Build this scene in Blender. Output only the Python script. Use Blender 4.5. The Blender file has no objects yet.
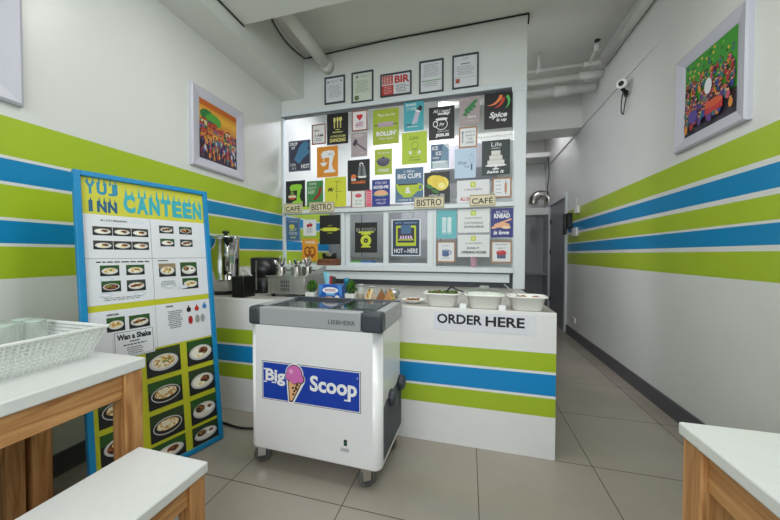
import bpy, bmesh, math, random
from mathutils import Vector, Matrix
S = bpy.context.scene
COL = S.collection
PI = math.pi
random.seed(7)

# ------------------------------------------------------------------ camera
FPX, CAMZ = 299.63, 1.20
YAW, PITCH, ROLL = math.radians(14.7468), math.radians(1.0976), math.radians(0.0986)
def _axes():
    f = Vector((-math.sin(YAW) * math.cos(PITCH), math.cos(YAW) * math.cos(PITCH), -math.sin(PITCH)))
    r = Vector((math.cos(YAW), math.sin(YAW), 0))
    d = f.cross(r)
    cr, sr = math.cos(ROLL), math.sin(ROLL)
    return (r * cr - d * sr), (d * cr + r * sr), f      # image right, image down, forward
AR, AD, AF = _axes()
CAM = Vector((0, 0, CAMZ))
cd = bpy.data.cameras.new('camera'); cam = bpy.data.objects.new('camera', cd); COL.objects.link(cam)
cd.sensor_width = 36; cd.lens = 36 * FPX / 780; cd.clip_start = 0.02
m = Matrix((AR, -AD, -AF)).transposed().to_4x4(); m.translation = CAM
cam.matrix_world = m
S.camera = cam
def on(px, py, ax, v):
    d = AR * ((px - 390) / FPX) + AD * ((py - 260) / FPX) + AF
    return CAM + d * ((v - CAM[ax]) / d[ax])

# ------------------------------------------------------------------ light
S.view_settings.view_transform = 'Standard'; S.view_settings.look = 'None'
S.view_settings.gamma = 1; S.view_settings.use_curve_mapping = False
S.view_settings.exposure = 0.72
w = bpy.data.worlds.new('world'); S.world = w; w.use_nodes = True
w.node_tree.nodes['Background'].inputs[0].default_value = (0.86, 0.93, 1.0, 1)
w.node_tree.nodes['Background'].inputs[1].default_value = 0.95
def area(name, loc, rot, sx, sy, power, color=(1, 1, 1)):
    l = bpy.data.lights.new(name, 'AREA'); l.shape = 'RECTANGLE'; l.size = sx; l.size_y = sy
    l.energy = power; l.color = color
    o = bpy.data.objects.new(name, l); COL.objects.link(o); o.location = loc; o.rotation_euler = rot
    return o
area('daylight_shopfront', (-0.3, -1.9, 2.35), (PI / 2, 0, 0), 3.0, 1.5, 26, (0.95, 0.98, 1.0))
area('ceiling_light_dining', (-0.3, 1.40, 3.0), (0, 0, 0), 2.2, 0.4, 16, (1, 0.985, 0.96))
area('ceiling_light_kitchen', (-1.0, 3.75, 3.2), (0, 0, 0), 1.4, 0.5, 24, (0.95, 0.92, 1.0))
area('ceiling_light_corridor', (1.0, 5.3, 3.45), (0, 0, 0), 0.5, 0.5, 5, (0.97, 0.95, 1.0))

# ------------------------------------------------------------------ materials
def lin(c):
    out = []
    for v in c:
        v /= 255.0
        out.append(v / 12.92 if v <= 0.04045 else ((v + 0.055) / 1.055) ** 2.4)
    return (*out, 1)
MATS = {}
def M(name, col=None, rough=0.5, metal=0.0, spec=0.5, coat=0.0):
    if name in MATS: return MATS[name]
    m = bpy.data.materials.new(name); m.use_nodes = True
    b = m.node_tree.nodes['Principled BSDF']
    b.inputs['Base Color'].default_value = lin(col)
    b.inputs['Roughness'].default_value = rough; b.inputs['Metallic'].default_value = metal
    b.inputs['Specular IOR Level'].default_value = spec; b.inputs['Coat Weight'].default_value = coat
    MATS[name] = m
    return m
def C(r, g, b):                                  # printed / painted colour
    return M('ink_%02x%02x%02x' % (r, g, b), (r, g, b), 0.45)
def N(m, t, **kw):
    n = m.node_tree.nodes.new(t)
    for k, v in kw.items(): setattr(n, k, v)
    return n
def L(m, a, b): m.node_tree.links.new(a, b)
def math_(m, op, a, b=None):
    n = N(m, 'ShaderNodeMath', operation=op)
    for i, x in enumerate((a, b)):
        if x is None: continue
        if isinstance(x, (int, float)): n.inputs[i].default_value = x
        else: L(m, x, n.inputs[i])
    return n.outputs[0]
def add_variation(m, scale=6, amount=0.06, bump=0.0, stretch=(1, 1, 1)):
    """multiply the base colour by slow noise (uneven paint, dirt) and add a fine bump"""
    b = m.node_tree.nodes['Principled BSDF']
    g = N(m, 'ShaderNodeNewGeometry'); mp = N(m, 'ShaderNodeMapping'); mp.inputs['Scale'].default_value = stretch
    L(m, g.outputs['Position'], mp.inputs[0])
    nz = N(m, 'ShaderNodeTexNoise'); nz.inputs['Scale'].default_value = scale; nz.inputs['Detail'].default_value = 5
    L(m, mp.outputs[0], nz.inputs['Vector'])
    r = N(m, 'ShaderNodeMapRange'); r.inputs[3].default_value = 1 - amount; r.inputs[4].default_value = 1 + amount
    r.inputs[1].default_value = .3; r.inputs[2].default_value = .7
    L(m, nz.outputs[0], r.inputs[0])
    mx = N(m, 'ShaderNodeMix', data_type='RGBA', blend_type='MULTIPLY'); mx.inputs[0].default_value = 1
    inp = b.inputs['Base Color']
    if inp.is_linked: L(m, inp.links[0].from_socket, mx.inputs[6])
    else: mx.inputs[6].default_value = inp.default_value
    L(m, r.outputs[0], mx.inputs[7]); L(m, mx.outputs[2], inp)
    if bump:
        bp = N(m, 'ShaderNodeBump'); bp.inputs['Strength'].default_value = bump; bp.inputs['Distance'].default_value = 0.01
        L(m, nz.outputs[0], bp.inputs['Height']); L(m, bp.outputs[0], b.inputs['Normal'])
    return m
def striped(name, white, bands, zmax, rough):
    m = M(name, white, rough)
    b = m.node_tree.nodes['Principled BSDF']
    g = N(m, 'ShaderNodeNewGeometry'); s = N(m, 'ShaderNodeSeparateXYZ'); L(m, g.outputs['Position'], s.inputs[0])
    z = math_(m, 'DIVIDE', s.outputs[2], zmax)
    cr = N(m, 'ShaderNodeValToRGB'); cr.color_ramp.interpolation = 'CONSTANT'; L(m, z, cr.inputs[0])
    e = cr.color_ramp.elements
    e[0].position = 0; e[0].color = lin(white)
    e.remove(e[1])
    for z0, z1, c in bands:
        x = e.new(z0 / zmax); x.color = lin(c)
        x = e.new(z1 / zmax); x.color = lin(white)
    L(m, cr.outputs[0], b.inputs['Base Color'])
    return add_variation(m, 1.7, 0.03)
GREEN, BLUE = (168, 194, 44), (6, 134, 190)
WHITE = (222, 224, 221)
m_wall_l = striped('striped wall paint left', WHITE, [(1.0655, 1.2215, GREEN), (1.2452, 1.3474, BLUE), (1.3667, 1.5205, GREEN), (1.5345, 1.6528, BLUE), (1.6668, 1.8486, GREEN)], 4.0, 0.3)
m_wall_r = striped('striped wall paint right', WHITE, [(1.060, 1.214, GREEN), (1.244, 1.349, BLUE), (1.372, 1.493, GREEN), (1.522, 1.655, BLUE), (1.682, 1.848, GREEN)], 4.0, 0.3)
m_counter = striped('striped counter paint', (236, 236, 236), [(0.238, 0.347, GREEN), (0.374, 0.4855, (12, 140, 206)), (0.515, 0.625, GREEN)], 4.0, 0.35)  # blue brighter than on the walls: stronger light on the counter put into the colour
m_white = add_variation(M('white wall paint', WHITE, 0.4), 2, 0.02)
m_ceil = add_variation(M('ceiling paint', (222, 222, 215), 0.7), 2, 0.03)
m_beam = add_variation(M('beam paint', (224, 226, 222), 0.5), 2, 0.02)
m_frame = M('white window frame', (222, 228, 232), 0.35)
m_shadow_strip = M('grey shadow strip', (96, 100, 104), 0.4)  # grey colour standing in for the shadow lines under the rails
m_grille = M('grille grey', (92, 96, 102), .45)
m_base = M('dark grey skirting', (84, 84, 90), 0.35)
m_steel = add_variation(M('brushed steel', (190, 188, 184), 0.28, 1.0), 40, 0.08, 0, (1, 1, .1))
m_chrome = M('polished steel', (205, 205, 205), 0.1, 1.0)
m_steelgrey = M('grey cabinet', (150, 150, 156), .4)
m_hood = M('hood grey', (176, 174, 182), .35)
m_black = M('black plastic', (18, 18, 20), 0.35)
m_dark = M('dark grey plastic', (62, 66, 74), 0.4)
m_pipe = M('white pvc', (214, 214, 208), 0.35)
m_cable = M('black cable', (20, 20, 22), 0.5)
m_top = add_variation(M('white laminate', (226, 228, 226), 0.38), 30, 0.015)
m_enamel = M('white freezer enamel', (240, 240, 242), 0.22)
m_silver = M('silver grey plastic', (166, 168, 172), 0.35)
m_ceramic = M('white ceramic', (240, 240, 234), 0.2)
m_counter_top = add_variation(M('counter top laminate', (188, 184, 176), 0.3), 14, 0.05)

def wood(name, axis, c0=(166, 110, 58), c1=(208, 156, 100)):
    m = M(name, c0, 0.5); b = m.node_tree.nodes['Principled BSDF']
    g = N(m, 'ShaderNodeNewGeometry'); mp = N(m, 'ShaderNodeMapping')
    sc = [22, 22, 22]; sc[axis] = 1.6; mp.inputs['Scale'].default_value = sc
    L(m, g.outputs['Position'], mp.inputs[0])
    nz = N(m, 'ShaderNodeTexNoise'); nz.inputs['Scale'].default_value = 1.6; nz.inputs['Detail'].default_value = 6; nz.inputs['Distortion'].default_value = 1.2
    L(m, mp.outputs[0], nz.inputs['Vector'])
    cr = N(m, 'ShaderNodeValToRGB'); L(m, nz.outputs[0], cr.inputs[0])
    e = cr.color_ramp.elements; e[0].position = .32; e[0].color = lin(c0); e[1].position = .62; e[1].color = lin(c1)
    L(m, cr.outputs[0], b.inputs['Base Color'])
    return m
wood_x, wood_y, wood_z = wood('pine x', 0), wood('pine y', 1), wood('pine z', 2)
m_knot = M('pine knot', (92, 52, 26), 0.6)

def floor_mat():
    m = M('floor tiles', (150, 142, 130), 0.2); b = m.node_tree.nodes['Principled BSDF']
    g = N(m, 'ShaderNodeNewGeometry'); s = N(m, 'ShaderNodeSeparateXYZ'); L(m, g.outputs['Position'], s.inputs[0])
    def gap(o, x0, p):
        fr = math_(m, 'FRACT', math_(m, 'DIVIDE', math_(m, 'ADD', o, 50 * p - x0), p))
        d = math_(m, 'ABSOLUTE', math_(m, 'SUBTRACT', fr, 0.5))
        return math_(m, 'GREATER_THAN', d, 0.5 - 0.0022 / p)
    k = math_(m, 'MAXIMUM', gap(s.outputs[0], 0.685, 0.632), gap(s.outputs[1], 1.303, 0.608))
    nz = N(m, 'ShaderNodeTexNoise'); nz.inputs['Scale'].default_value = 3; nz.inputs['Detail'].default_value = 6
    L(m, g.outputs['Position'], nz.inputs['Vector'])
    cr = N(m, 'ShaderNodeValToRGB'); L(m, nz.outputs[0], cr.inputs[0])
    cr.color_ramp.elements[0].color = lin((150, 142, 131)); cr.color_ramp.elements[1].color = lin((167, 159, 148))
    mx = N(m, 'ShaderNodeMix', data_type='RGBA'); L(m, k, mx.inputs[0]); L(m, cr.outputs[0], mx.inputs[6]); mx.inputs[7].default_value = lin((78, 70, 62))
    L(m, mx.outputs[2], b.inputs['Base Color'])
    return m
m_floor = floor_mat()

def glass(name, tint=(1, 1, 1), gloss_rough=0.03, ior=1.45):
    m = bpy.data.materials.new(name); m.use_nodes = True; nt = m.node_tree
    for n in list(nt.nodes):
        if n.type != 'OUTPUT_MATERIAL': nt.nodes.remove(n)
    out = nt.nodes[0]
    t = N(m, 'ShaderNodeBsdfTransparent'); t.inputs[0].default_value = (*tint, 1)
    g = N(m, 'ShaderNodeBsdfGlossy'); g.inputs['Roughness'].default_value = gloss_rough
    ge = N(m, 'ShaderNodeNewGeometry'); vm = N(m, 'ShaderNodeVectorMath', operation='DOT_PRODUCT')
    L(m, ge.outputs['Normal'], vm.inputs[0]); L(m, ge.outputs['Incoming'], vm.inputs[1])
    c = math_(m, 'SUBTRACT', 1.0, math_(m, 'ABSOLUTE', vm.outputs['Value'])); f0 = ((ior - 1) / (ior + 1)) ** 2
    fr_ = math_(m, 'ADD', math_(m, 'MULTIPLY', math_(m, 'POWER', c, 5.0), 1 - f0), f0)
    mx = N(m, 'ShaderNodeMixShader'); L(m, fr_, mx.inputs[0]); L(m, t.outputs[0], mx.inputs[1]); L(m, g.outputs[0], mx.inputs[2])
    L(m, mx.outputs[0], out.inputs[0])
    MATS[name] = m
    return m
m_glass = glass('window glass', (0.93, 0.95, 0.95))
m_tumbler = glass('drinking glass', (0.97, 0.985, 0.975), 0.04, 1.5)
m_lid = glass('freezer lid glass', (0.90, 0.94, 0.94), 0.02, 2.0)
m_film = glass('clear laminate film', (0.97, 0.97, 0.97), 0.08, 1.4)

def frosted(m, amount, col):
    nt = m.node_tree; out = [n for n in nt.nodes if n.type == 'OUTPUT_MATERIAL'][0]; src = out.inputs[0].links[0].from_socket
    d = N(m, 'ShaderNodeBsdfDiffuse'); d.inputs[0].default_value = lin(col); mx = N(m, 'ShaderNodeMixShader'); mx.inputs[0].default_value = amount
    L(m, src, mx.inputs[1]); L(m, d.outputs[0], mx.inputs[2]); L(m, mx.outputs[0], out.inputs[0])
frosted(m_tumbler, .22, (236, 242, 238))
def foodmat(name, cols, scale=60):
    m = M(name, cols[0], 0.5); b = m.node_tree.nodes['Principled BSDF']
    g = N(m, 'ShaderNodeNewGeometry'); v = N(m, 'ShaderNodeTexVoronoi'); v.inputs['Scale'].default_value = scale
    L(m, g.outputs['Position'], v.inputs['Vector'])
    s = N(m, 'ShaderNodeSeparateColor'); L(m, v.outputs['Color'], s.inputs[0])
    cr = N(m, 'ShaderNodeValToRGB'); cr.color_ramp.interpolation = 'CONSTANT'; L(m, s.outputs[0], cr.inputs[0])
    e = cr.color_ramp.elements; e[0].color = lin(cols[0]); e[1].position = 1 / len(cols); e[1].color = lin(cols[1])
    for i, c in enumerate(cols[2:]):
        x = e.new((i + 2) / len(cols)); x.color = lin(c)
    L(m, cr.outputs[0], b.inputs['Base Color'])
    return m
f_rice = foodmat('printed rice dish', [(232, 220, 180), (214, 176, 104), (190, 140, 70), (245, 238, 214)], 110)
f_meat = foodmat('printed meat', [(92, 46, 26), (140, 76, 40), (60, 30, 20), (170, 110, 60)], 130)
f_veg = foodmat('printed vegetables', [(70, 110, 40), (220, 200, 120), (196, 120, 50), (110, 140, 60)], 130)
f_egg = foodmat('printed egg', [(244, 224, 120), (250, 244, 220), (240, 200, 80), (250, 250, 240)], 90)
f_salad = foodmat('salad', [(62, 90, 32), (98, 124, 46), (120, 66, 40), (70, 100, 40), (44, 72, 26)], 70)
f_stew = foodmat('brown stew', [(110, 62, 30), (70, 38, 20), (150, 90, 44), (180, 130, 70)], 80)
f_bread = foodmat('sandwich bread', [(196, 150, 96), (226, 196, 150), (150, 100, 56), (214, 172, 118)], 45)
f_leaf = foodmat('plant leaves', [(52, 104, 28), (84, 140, 40), (36, 78, 20), (112, 164, 60)], 90)

# ------------------------------------------------------------------ mesh builder
class B:
    def __init__(s): s.bm = bmesh.new(); s.mats = []
    def mi(s, m):
        if m not in s.mats: s.mats.append(m)
        return s.mats.index(m)
    def face(s, pts, m, smooth=False):
        try: f = s.bm.faces.new([s.bm.verts.new(p) for p in pts])
        except ValueError: return None
        f.material_index = s.mi(m); f.smooth = smooth
        return f
    def box(s, x0, x1, y0, y1, z0, z1, m, bev=0.0, seg=2, mat=None):
        mx = Matrix.Translation(((x0 + x1) / 2, (y0 + y1) / 2, (z0 + z1) / 2)) @ Matrix.Diagonal((abs(x1 - x0), abs(y1 - y0), abs(z1 - z0), 1))
        if mat: mx = mat @ mx
        r = bmesh.ops.create_cube(s.bm, size=1, matrix=mx)
        fs = list({f for v in r['verts'] for f in v.link_faces})
        i = s.mi(m)
        for f in fs: f.material_index = i
        if bev:
            es = list({e for v in r['verts'] for e in v.link_edges})
            q = bmesh.ops.bevel(s.bm, geom=es, offset=bev, segments=seg, profile=0.5, affect='EDGES')
            for f in q['faces']: f.material_index = i; f.smooth = True
        return s
    def bar(s, p0, p1, wx, wy, m, bev=0.0, up=(0, 0, 1)):
        p0, p1 = Vector(p0), Vector(p1); d = p1 - p0; z = d.normalized(); u = Vector(up)
        if abs(z.dot(u)) > .98: u = Vector((0, 1, 0))
        x = u.cross(z).normalized(); y = z.cross(x)
        mt = Matrix((x, y, z)).transposed().to_4x4(); mt.translation = (p0 + p1) / 2
        return s.box(-wx / 2, wx / 2, -wy / 2, wy / 2, -d.length / 2, d.length / 2, m, bev, mat=mt)
    def lathe(s, prof, c, m, n=24, axis=(0, 0, 1), cap=True):
        z = Vector(axis).normalized(); x = z.orthogonal().normalized(); y = z.cross(x); c = Vector(c)
        rings = []
        for r, h in prof:
            rings.append([s.bm.verts.new(c + z * h + x * (r * math.cos(2 * PI * k / n)) + y * (r * math.sin(2 * PI * k / n))) for k in range(n)])
        i = s.mi(m)
        for a, b in zip(rings, rings[1:]):
            for k in range(n):
                f = s.bm.faces.new((a[k], a[(k + 1) % n], b[(k + 1) % n], b[k])); f.smooth = True; f.material_index = i
        if cap:
            for rg, flip in ((rings[0], True), (rings[-1], False)):
                f = s.bm.faces.new(rg[::-1] if flip else rg); f.material_index = i
        return s
    def cyl(s, p0, p1, r, m, n=16, r1=None):
        p0, p1 = Vector(p0), Vector(p1); d = p1 - p0
        return s.lathe([(r, 0), (r if r1 is None else r1, d.length)], p0, m, n, d)
    def tube(s, pts, r, m, n=8):
        pts = [Vector(p) for p in pts]; rings = []; x = None
        for k, p in enumerate(pts):
            t = (pts[min(k + 1, len(pts) - 1)] - pts[max(k - 1, 0)]).normalized()
            if x is None: x = t.orthogonal().normalized()
            else: x = (x - t * x.dot(t)).normalized()
            y = t.cross(x)
            rings.append([s.bm.verts.new(p + x * (r * math.cos(2 * PI * j / n)) + y * (r * math.sin(2 * PI * j / n))) for j in range(n)])
        i = s.mi(m)
        for a, b in zip(rings, rings[1:]):
            for j in range(n):
                f = s.bm.faces.new((a[j], a[(j + 1) % n], b[(j + 1) % n], b[j])); f.smooth = True; f.material_index = i
        for rg in (rings[0][::-1], rings[-1]):
            f = s.bm.faces.new(rg); f.material_index = i
        return s
    def ball(s, c, rx, ry, rz, m, n=12, jit=0.0, rot=None):
        mt = Matrix.Translation(c) @ (rot or Matrix.Identity(4)) @ Matrix.Diagonal((rx, ry, rz, 1))
        r = bmesh.ops.create_uvsphere(s.bm, u_segments=n, v_segments=max(6, n * 2 // 3), radius=1, matrix=mt)
        i = s.mi(m)
        for v in r['verts']:
            if jit: v.co += Vector((random.uniform(-1, 1) * rx, random.uniform(-1, 1) * ry, random.uniform(-1, 1) * rz)) * jit
            for f in v.link_faces: f.material_index = i; f.smooth = True
        return s
    def build(s, name, parent=None, loc=None, rotz=0.0):
        off = Vector(loc) if loc is not None else Vector((0, 0, 0))
        if parent is not None and loc is None: off = ROOT.get(parent.name, Vector((0, 0, 0)))
        me = bpy.data.meshes.new(name)
        for v in s.bm.verts: v.co -= off
        s.bm.normal_update(); s.bm.to_mesh(me); s.bm.free()
        for m in s.mats: me.materials.append(m)
        o = bpy.data.objects.new(name, me); COL.objects.link(o)
        if parent is not None: o.parent = parent; ROOT[o.name] = off
        else: o.location = off; ROOT[o.name] = off
        return o
ROOT = {}
def smooth_pts(pts, n=6):
    P = [Vector(p) for p in pts]; out = []
    for i in range(len(P) - 1):
        p0, p1, p2, p3 = P[max(i - 1, 0)], P[i], P[i + 1], P[min(i + 2, len(P) - 1)]
        for k in range(n):
            t = k / n
            out.append(0.5 * ((2 * p1) + (p2 - p0) * t + (2 * p0 - 5 * p1 + 4 * p2 - p3) * t * t + (3 * p1 - p0 - 3 * p2 + p3) * t ** 3))
    return out + [P[-1]]
def tag(o, label, cat, group=None):
    o['label'] = label; o['category'] = cat
    if group: o['group'] = group
    return o
def thing(name, loc, label, cat, group=None):
    o = bpy.data.objects.new(name, None); COL.objects.link(o); o.location = loc; o.empty_display_size = 0.05
    ROOT[o.name] = Vector(loc)
    return tag(o, label, cat, group)
def struct(o): o['kind'] = 'structure'; return o
def dup(o, loc, label=None, rotz=None):
    c = o.copy(); COL.objects.link(c); c.location = loc
    if rotz is not None: c.rotation_euler = (0, 0, rotz)
    if label: c['label'] = label
    for ch in list(o.children):
        d = ch.copy(); COL.objects.link(d); d.parent = c
        for g in ch.children:
            e = g.copy(); COL.objects.link(e); e.parent = d
    return c

# ------------------------------------------------------------------ lettering and flat prints
_T = {}
def text_geo(s, bold=0.0, shear=0.0):
    k = (s, bold, shear)
    if k in _T: return _T[k]
    cu = bpy.data.curves.new('t', 'FONT'); cu.body = s; cu.size = 1; cu.offset = bold; cu.shear = shear; cu.resolution_u = 3
    o = bpy.data.objects.new('t', cu); COL.objects.link(o)
    bpy.context.view_layer.update()
    me = o.evaluated_get(bpy.context.evaluated_depsgraph_get()).to_mesh()
    vs = [(v.co.x, v.co.y) for v in me.vertices]; fs = [tuple(p.vertices) for p in me.polygons]
    o.evaluated_get(bpy.context.evaluated_depsgraph_get()).to_mesh_clear()
    bpy.data.objects.remove(o); bpy.data.curves.remove(cu)
    x0 = min(v[0] for v in vs); x1 = max(v[0] for v in vs); y0 = min(v[1] for v in vs); y1 = max(v[1] for v in vs)
    _T[k] = ([((x - x0) / (x1 - x0), (y - y0) / (y1 - y0)) for x, y in vs], fs)
    return _T[k]
class Print(B):
    """a flat thing (poster, sign, board) with its print laid on as thin layers of ink"""
    def __init__(s, O, U, V, w, h, t, m, step=0.00022, base=True):
        B.__init__(s); s.O, s.U, s.V = Vector(O), Vector(U).normalized(), Vector(V).normalized()
        s.Nn = s.U.cross(s.V); s.w, s.h, s.t, s.k, s.step = w, h, t, 1, step
        if base:
            mt = Matrix((s.U, s.V, s.Nn)).transposed().to_4x4(); mt.translation = s.O
            s.box(0, w, 0, h, 0, t, m, mat=mt)
    def P(s, u, v): return s.O + s.U * (u * s.w) + s.V * (v * s.h) + s.Nn * (s.t + s.k * s.step)
    def poly(s, pts, m, up=True):
        a = sum(p[0] * q[1] - q[0] * p[1] for p, q in zip(pts, pts[1:] + pts[:1]))
        if a < 0: pts = pts[::-1]
        s.face([s.P(*p) for p in pts], m)
        if up: s.k += 1
        return s
    def rect(s, u0, v0, u1, v1, m, up=True): return s.poly([(u0, v0), (u1, v0), (u1, v1), (u0, v1)], m, up)
    def ell(s, u, v, ru, rv, m, n=20, a0=0, a1=2 * PI, rot=0, up=True):
        pts = []
        full = abs(a1 - a0) > 6.28
        for i in range(n if full else n + 1):
            a = a0 + (a1 - a0) * i / n
            x, y = ru * math.cos(a) * s.w, rv * math.sin(a) * s.h
            x, y = x * math.cos(rot) - y * math.sin(rot), x * math.sin(rot) + y * math.cos(rot)
            pts.append((u + x / s.w, v + y / s.h))
        return s.poly(pts, m, up)
    def circ(s, u, v, ru, m, **kw): return s.ell(u, v, ru, ru * s.w / s.h, m, **kw)
    def ring(s, u, v, ru, m, bg, th=0.3): return s.circ(u, v, ru, m).circ(u, v, ru * (1 - th), bg)
    def line(s, pts, wd, m):
        q = [(p[0] * s.w, p[1] * s.h) for p in pts]
        i = s.mi(m)
        for a, b in zip(q, q[1:]):
            dx, dy = b[0] - a[0], b[1] - a[1]; l = math.hypot(dx, dy) or 1
            nx, ny = -dy / l * wd * s.w / 2, dx / l * wd * s.w / 2
            s.poly([((a[0] + nx) / s.w, (a[1] + ny) / s.h), ((a[0] - nx) / s.w, (a[1] - ny) / s.h), ((b[0] - nx) / s.w, (b[1] - ny) / s.h), ((b[0] + nx) / s.w, (b[1] + ny) / s.h)], m, False)
        s.k += 1
        return s
    def text(s, t, u0, v0, u1, v1, m, bold=0.0, shear=0.0):
        vs, fs = text_geo(t, bold, shear); i = s.mi(m)
        V = [s.bm.verts.new(s.P(u0 + (u1 - u0) * x, v0 + (v1 - v0) * y)) for x, y in vs]
        for f in fs:
            try: q = s.bm.faces.new([V[j] for j in f]); q.material_index = i
            except ValueError: pass
        s.k += 1
        return s
    def smalltext(s, u0, u1, v, n, dv, m, hh=0.35, ragged=True):
        """lines too small to read in the photo: rows of short strokes"""
        for r in range(n):
            u = u0 + (random.uniform(0, .12) * (u1 - u0) if ragged else 0); e = u1 - (random.uniform(0, .2) * (u1 - u0) if ragged else 0)
            while u < e:
                q = min(e, u + random.uniform(.05, .16) * (u1 - u0))
                s.rect(u, v - r * dv, q, v - r * dv + dv * hh, m, False); u = q + .03 * (u1 - u0)
        s.k += 1
        return s

# ------------------------------------------------------------------ the room
XL, XR, YP, YC = -2.15, 1.462, 3.13, 1.91
ZC, YB = 3.49, 6.62
YF = -2.0
def slab(name, a, m): return struct(B().box(*a, m).build(name))
slab('floor', (XL - .1, XR + .1, YF, YB + .1, -0.1, 0), m_floor)
slab('ceiling', (XL - .1, XR + .1, YF, YB + .1, ZC, ZC + .1), m_ceil)
slab('wall_left', (XL - .1, XL, YF, YB + .1, 0, ZC), m_wall_l)
slab('wall_right', (XR, XR + .1, YF, YB + .1, 0, ZC), m_wall_r)
slab('wall_back', (XL, XR, YB, YB + .1, 0, ZC), m_white)
slab('wall_kitchen', (XL, 0.66, 4.6, 4.7, 0, ZC), m_white)
# the shop front behind the camera: piers and lintel round a wide opening
b = B(); b.box(XL - .1, XL + .25, YF - .15, YF, 0, ZC, m_white); b.box(XR - .25, XR + .1, YF - .15, YF, 0, ZC, m_white); b.box(XL + .25, XR - .25, YF - .15, YF, 3.15, ZC, m_white); b.box(XL + .25, XR - .25, YF - .15, YF, 0, 0.85, m_white)  # last box: unseen low wall added to keep the lower room in shade
struct(b.build('wall_front'))
# beams
slab('trim_1', (XL, -1.855, YF, YP + .1, 3.0, ZC), m_beam)                 # long beam over the left wall
slab('trim_2', (-1.855, XR, 1.65, 2.158, 3.125, ZC), m_beam)                  # cross beam
slab('trim_3', (0.1, XR, 4.56, 4.90, 2.905, ZC), m_beam)                    # beam over the corridor
b = B(); i = b.mi(m_white)                                                 # thicker upper wall above the corridor, tapering out towards the room
va = [b.bm.verts.new((XR - t, y, z)) for z in (2.90, ZC) for y, t in ((2.75, .0), (3.5, .016), (YB, .016), (YB, 0))]
for q in ((0, 1, 2, 3), (7, 6, 5, 4), (0, 4, 5, 1), (1, 5, 6, 2)): b.bm.faces.new([va[k] for k in q]).material_index = i
bmesh.ops.recalc_face_normals(b.bm, faces=b.bm.faces)
struct(b.build('trim_4'))
# upper wall over the window
slab('wall_partition', (XL, 0.525, YP, YP + .10, 2.862, ZC), m_beam)
# skirting
slab('baseboard_right', (XR - .014, XR, YF, 5.15, 0, 0.125), m_base)
slab('baseboard_left', (XL, XL + .014, YF, YC, 0, 0.12), m_base)

# ------------------------------------------------------------------ window_1 : framed glass partition
win = bpy.data.objects.new('window_1', None); COL.objects.link(win); win.location = (-.75, YP, .86); ROOT['window_1'] = Vector(win.location); struct(win)
def X(px, py=240): return on(px, py, 1, YP).x
def Z(px, py): return on(px, py, 1, YP).z
YG = YP + .012
b = B()
b.box(XL, 0.5249, YP - .012, YP + .08, 2.8156, 2.8618, m_frame, .004)             # header rail
b.box(XL, 0.4173, YP - .002, YP + .05, 2.8026, 2.8156, m_shadow_strip)  # strip coloured as the shadow line under the header
b.box(0.4173, 0.5249, YP, YP + .10, 0.863, 2.8156, m_frame, .004)                 # right post
b.box(XL, XL + .022, YP, YP + .05, 0.9096, 2.8026, m_frame, .003)                 # left edge
ZM0, ZM1 = 1.6668, 1.7120
b.box(XL + .022, 0.4173, YP - .03, YP + .05, ZM0, ZM1, m_frame, .004)           # middle rail, a narrow shelf
x_p1a, x_p1b = X(341), X(344.6)
b.box(x_p1a, x_p1b, YP, YP + .05, 1.0655, ZM0, m_frame, .003)
x_p2a, x_p2b = X(433.4), X(436)
b.box(x_p2a, x_p2b, YP, YP + .05, 1.0655, ZM0, m_frame, .003)
b.box(XL + .022, 0.4173, YP - .03, YP + .22, 1.0193, 1.0655, m_frame, .004)       # sill
b.box(XL + .022, 0.4173, YP - .004, YP + .05, 1.0064, 1.0193, m_shadow_strip)  # strip coloured as the shadow line under the sill
b.box(XL + .022, 0.3872, YP + .012, YP + .04, 0.9203, 1.0064, m_frame, .003)       # panel under the sill
b.box(0.3926, 0.5249, YP - .006, YP, 2.7704, 2.8618, m_frame, .002)
for x in (0.4302, 0.4625, 0.4948): b.cyl((x, YP - .006, 2.8295), (x, YP - .009, 2.8295), .005, m_silver, 8)
b.build('window_frame', win)
B().box(XL + .022, 0.4173, YG, YG + .006, ZM1, 2.8026, m_glass).build('glass_pane', win)
B().box(XL + .022, x_p1a, YG, YG + .006, 1.0655, ZM0, m_glass).build('glass_pane', win)
B().box(x_p2b, 0.4173, YG, YG + .006, 1.0655, ZM0, m_glass).build('glass_pane', win)
def sash(x0, x1, i0, i1, dy):
    s = B(); zz0, zz1 = 1.1053, 1.6464
    s.box(x0, i0, YP + dy, YP + dy + .022, 1.0677, ZM0 - .002, m_frame, .003); s.box(i1, x1, YP + dy, YP + dy + .022, 1.0677, ZM0 - .002, m_frame, .003)
    s.box(i0, i1, YP + dy, YP + dy + .022, 1.0677, zz0, m_frame, .003); s.box(i0, i1, YP + dy, YP + dy + .022, zz1, ZM0 - .002, m_frame, .003)
    o = s.build('sliding_sash', win)
    g = B(); g.box(i0, i1, YP + dy + .009, YP + dy + .014, zz0, zz1, m_glass); g.build('glass_pane', o)
sash(x_p1b + .001, X(387.2), X(349), X(383), .024)
sash(X(383.2), x_p2a - .001, X(388.3), X(427.3), .001)

# ------------------------------------------------------------------ serving counter
CXR, CT = 0.492, 0.863
ct = thing('serving_counter', (-.75, YC, 0), 'long white serving counter painted with green and blue stripes', 'counter')
b = B(); b.box(XL + .003, CXR, YC, YP + .06, 0, CT - .03, m_counter); b.build('counter_body', ct)
b = B(); b.box(XL + .003, CXR, YC - .0, YP + .06, CT - .03, CT - .0015, M('counter edge', (236, 236, 236), .35), .002); b.box(XL + .003, CXR - .004, YC + .006, YP + .06, CT - .0015, CT, m_counter_top); b.build('countertop', ct)
# the wall behind the gap under the window
slab('wall_low', (XL + .003, 0.525, YP + .065, YP + .10, 0, 1.015), m_dark)

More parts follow.
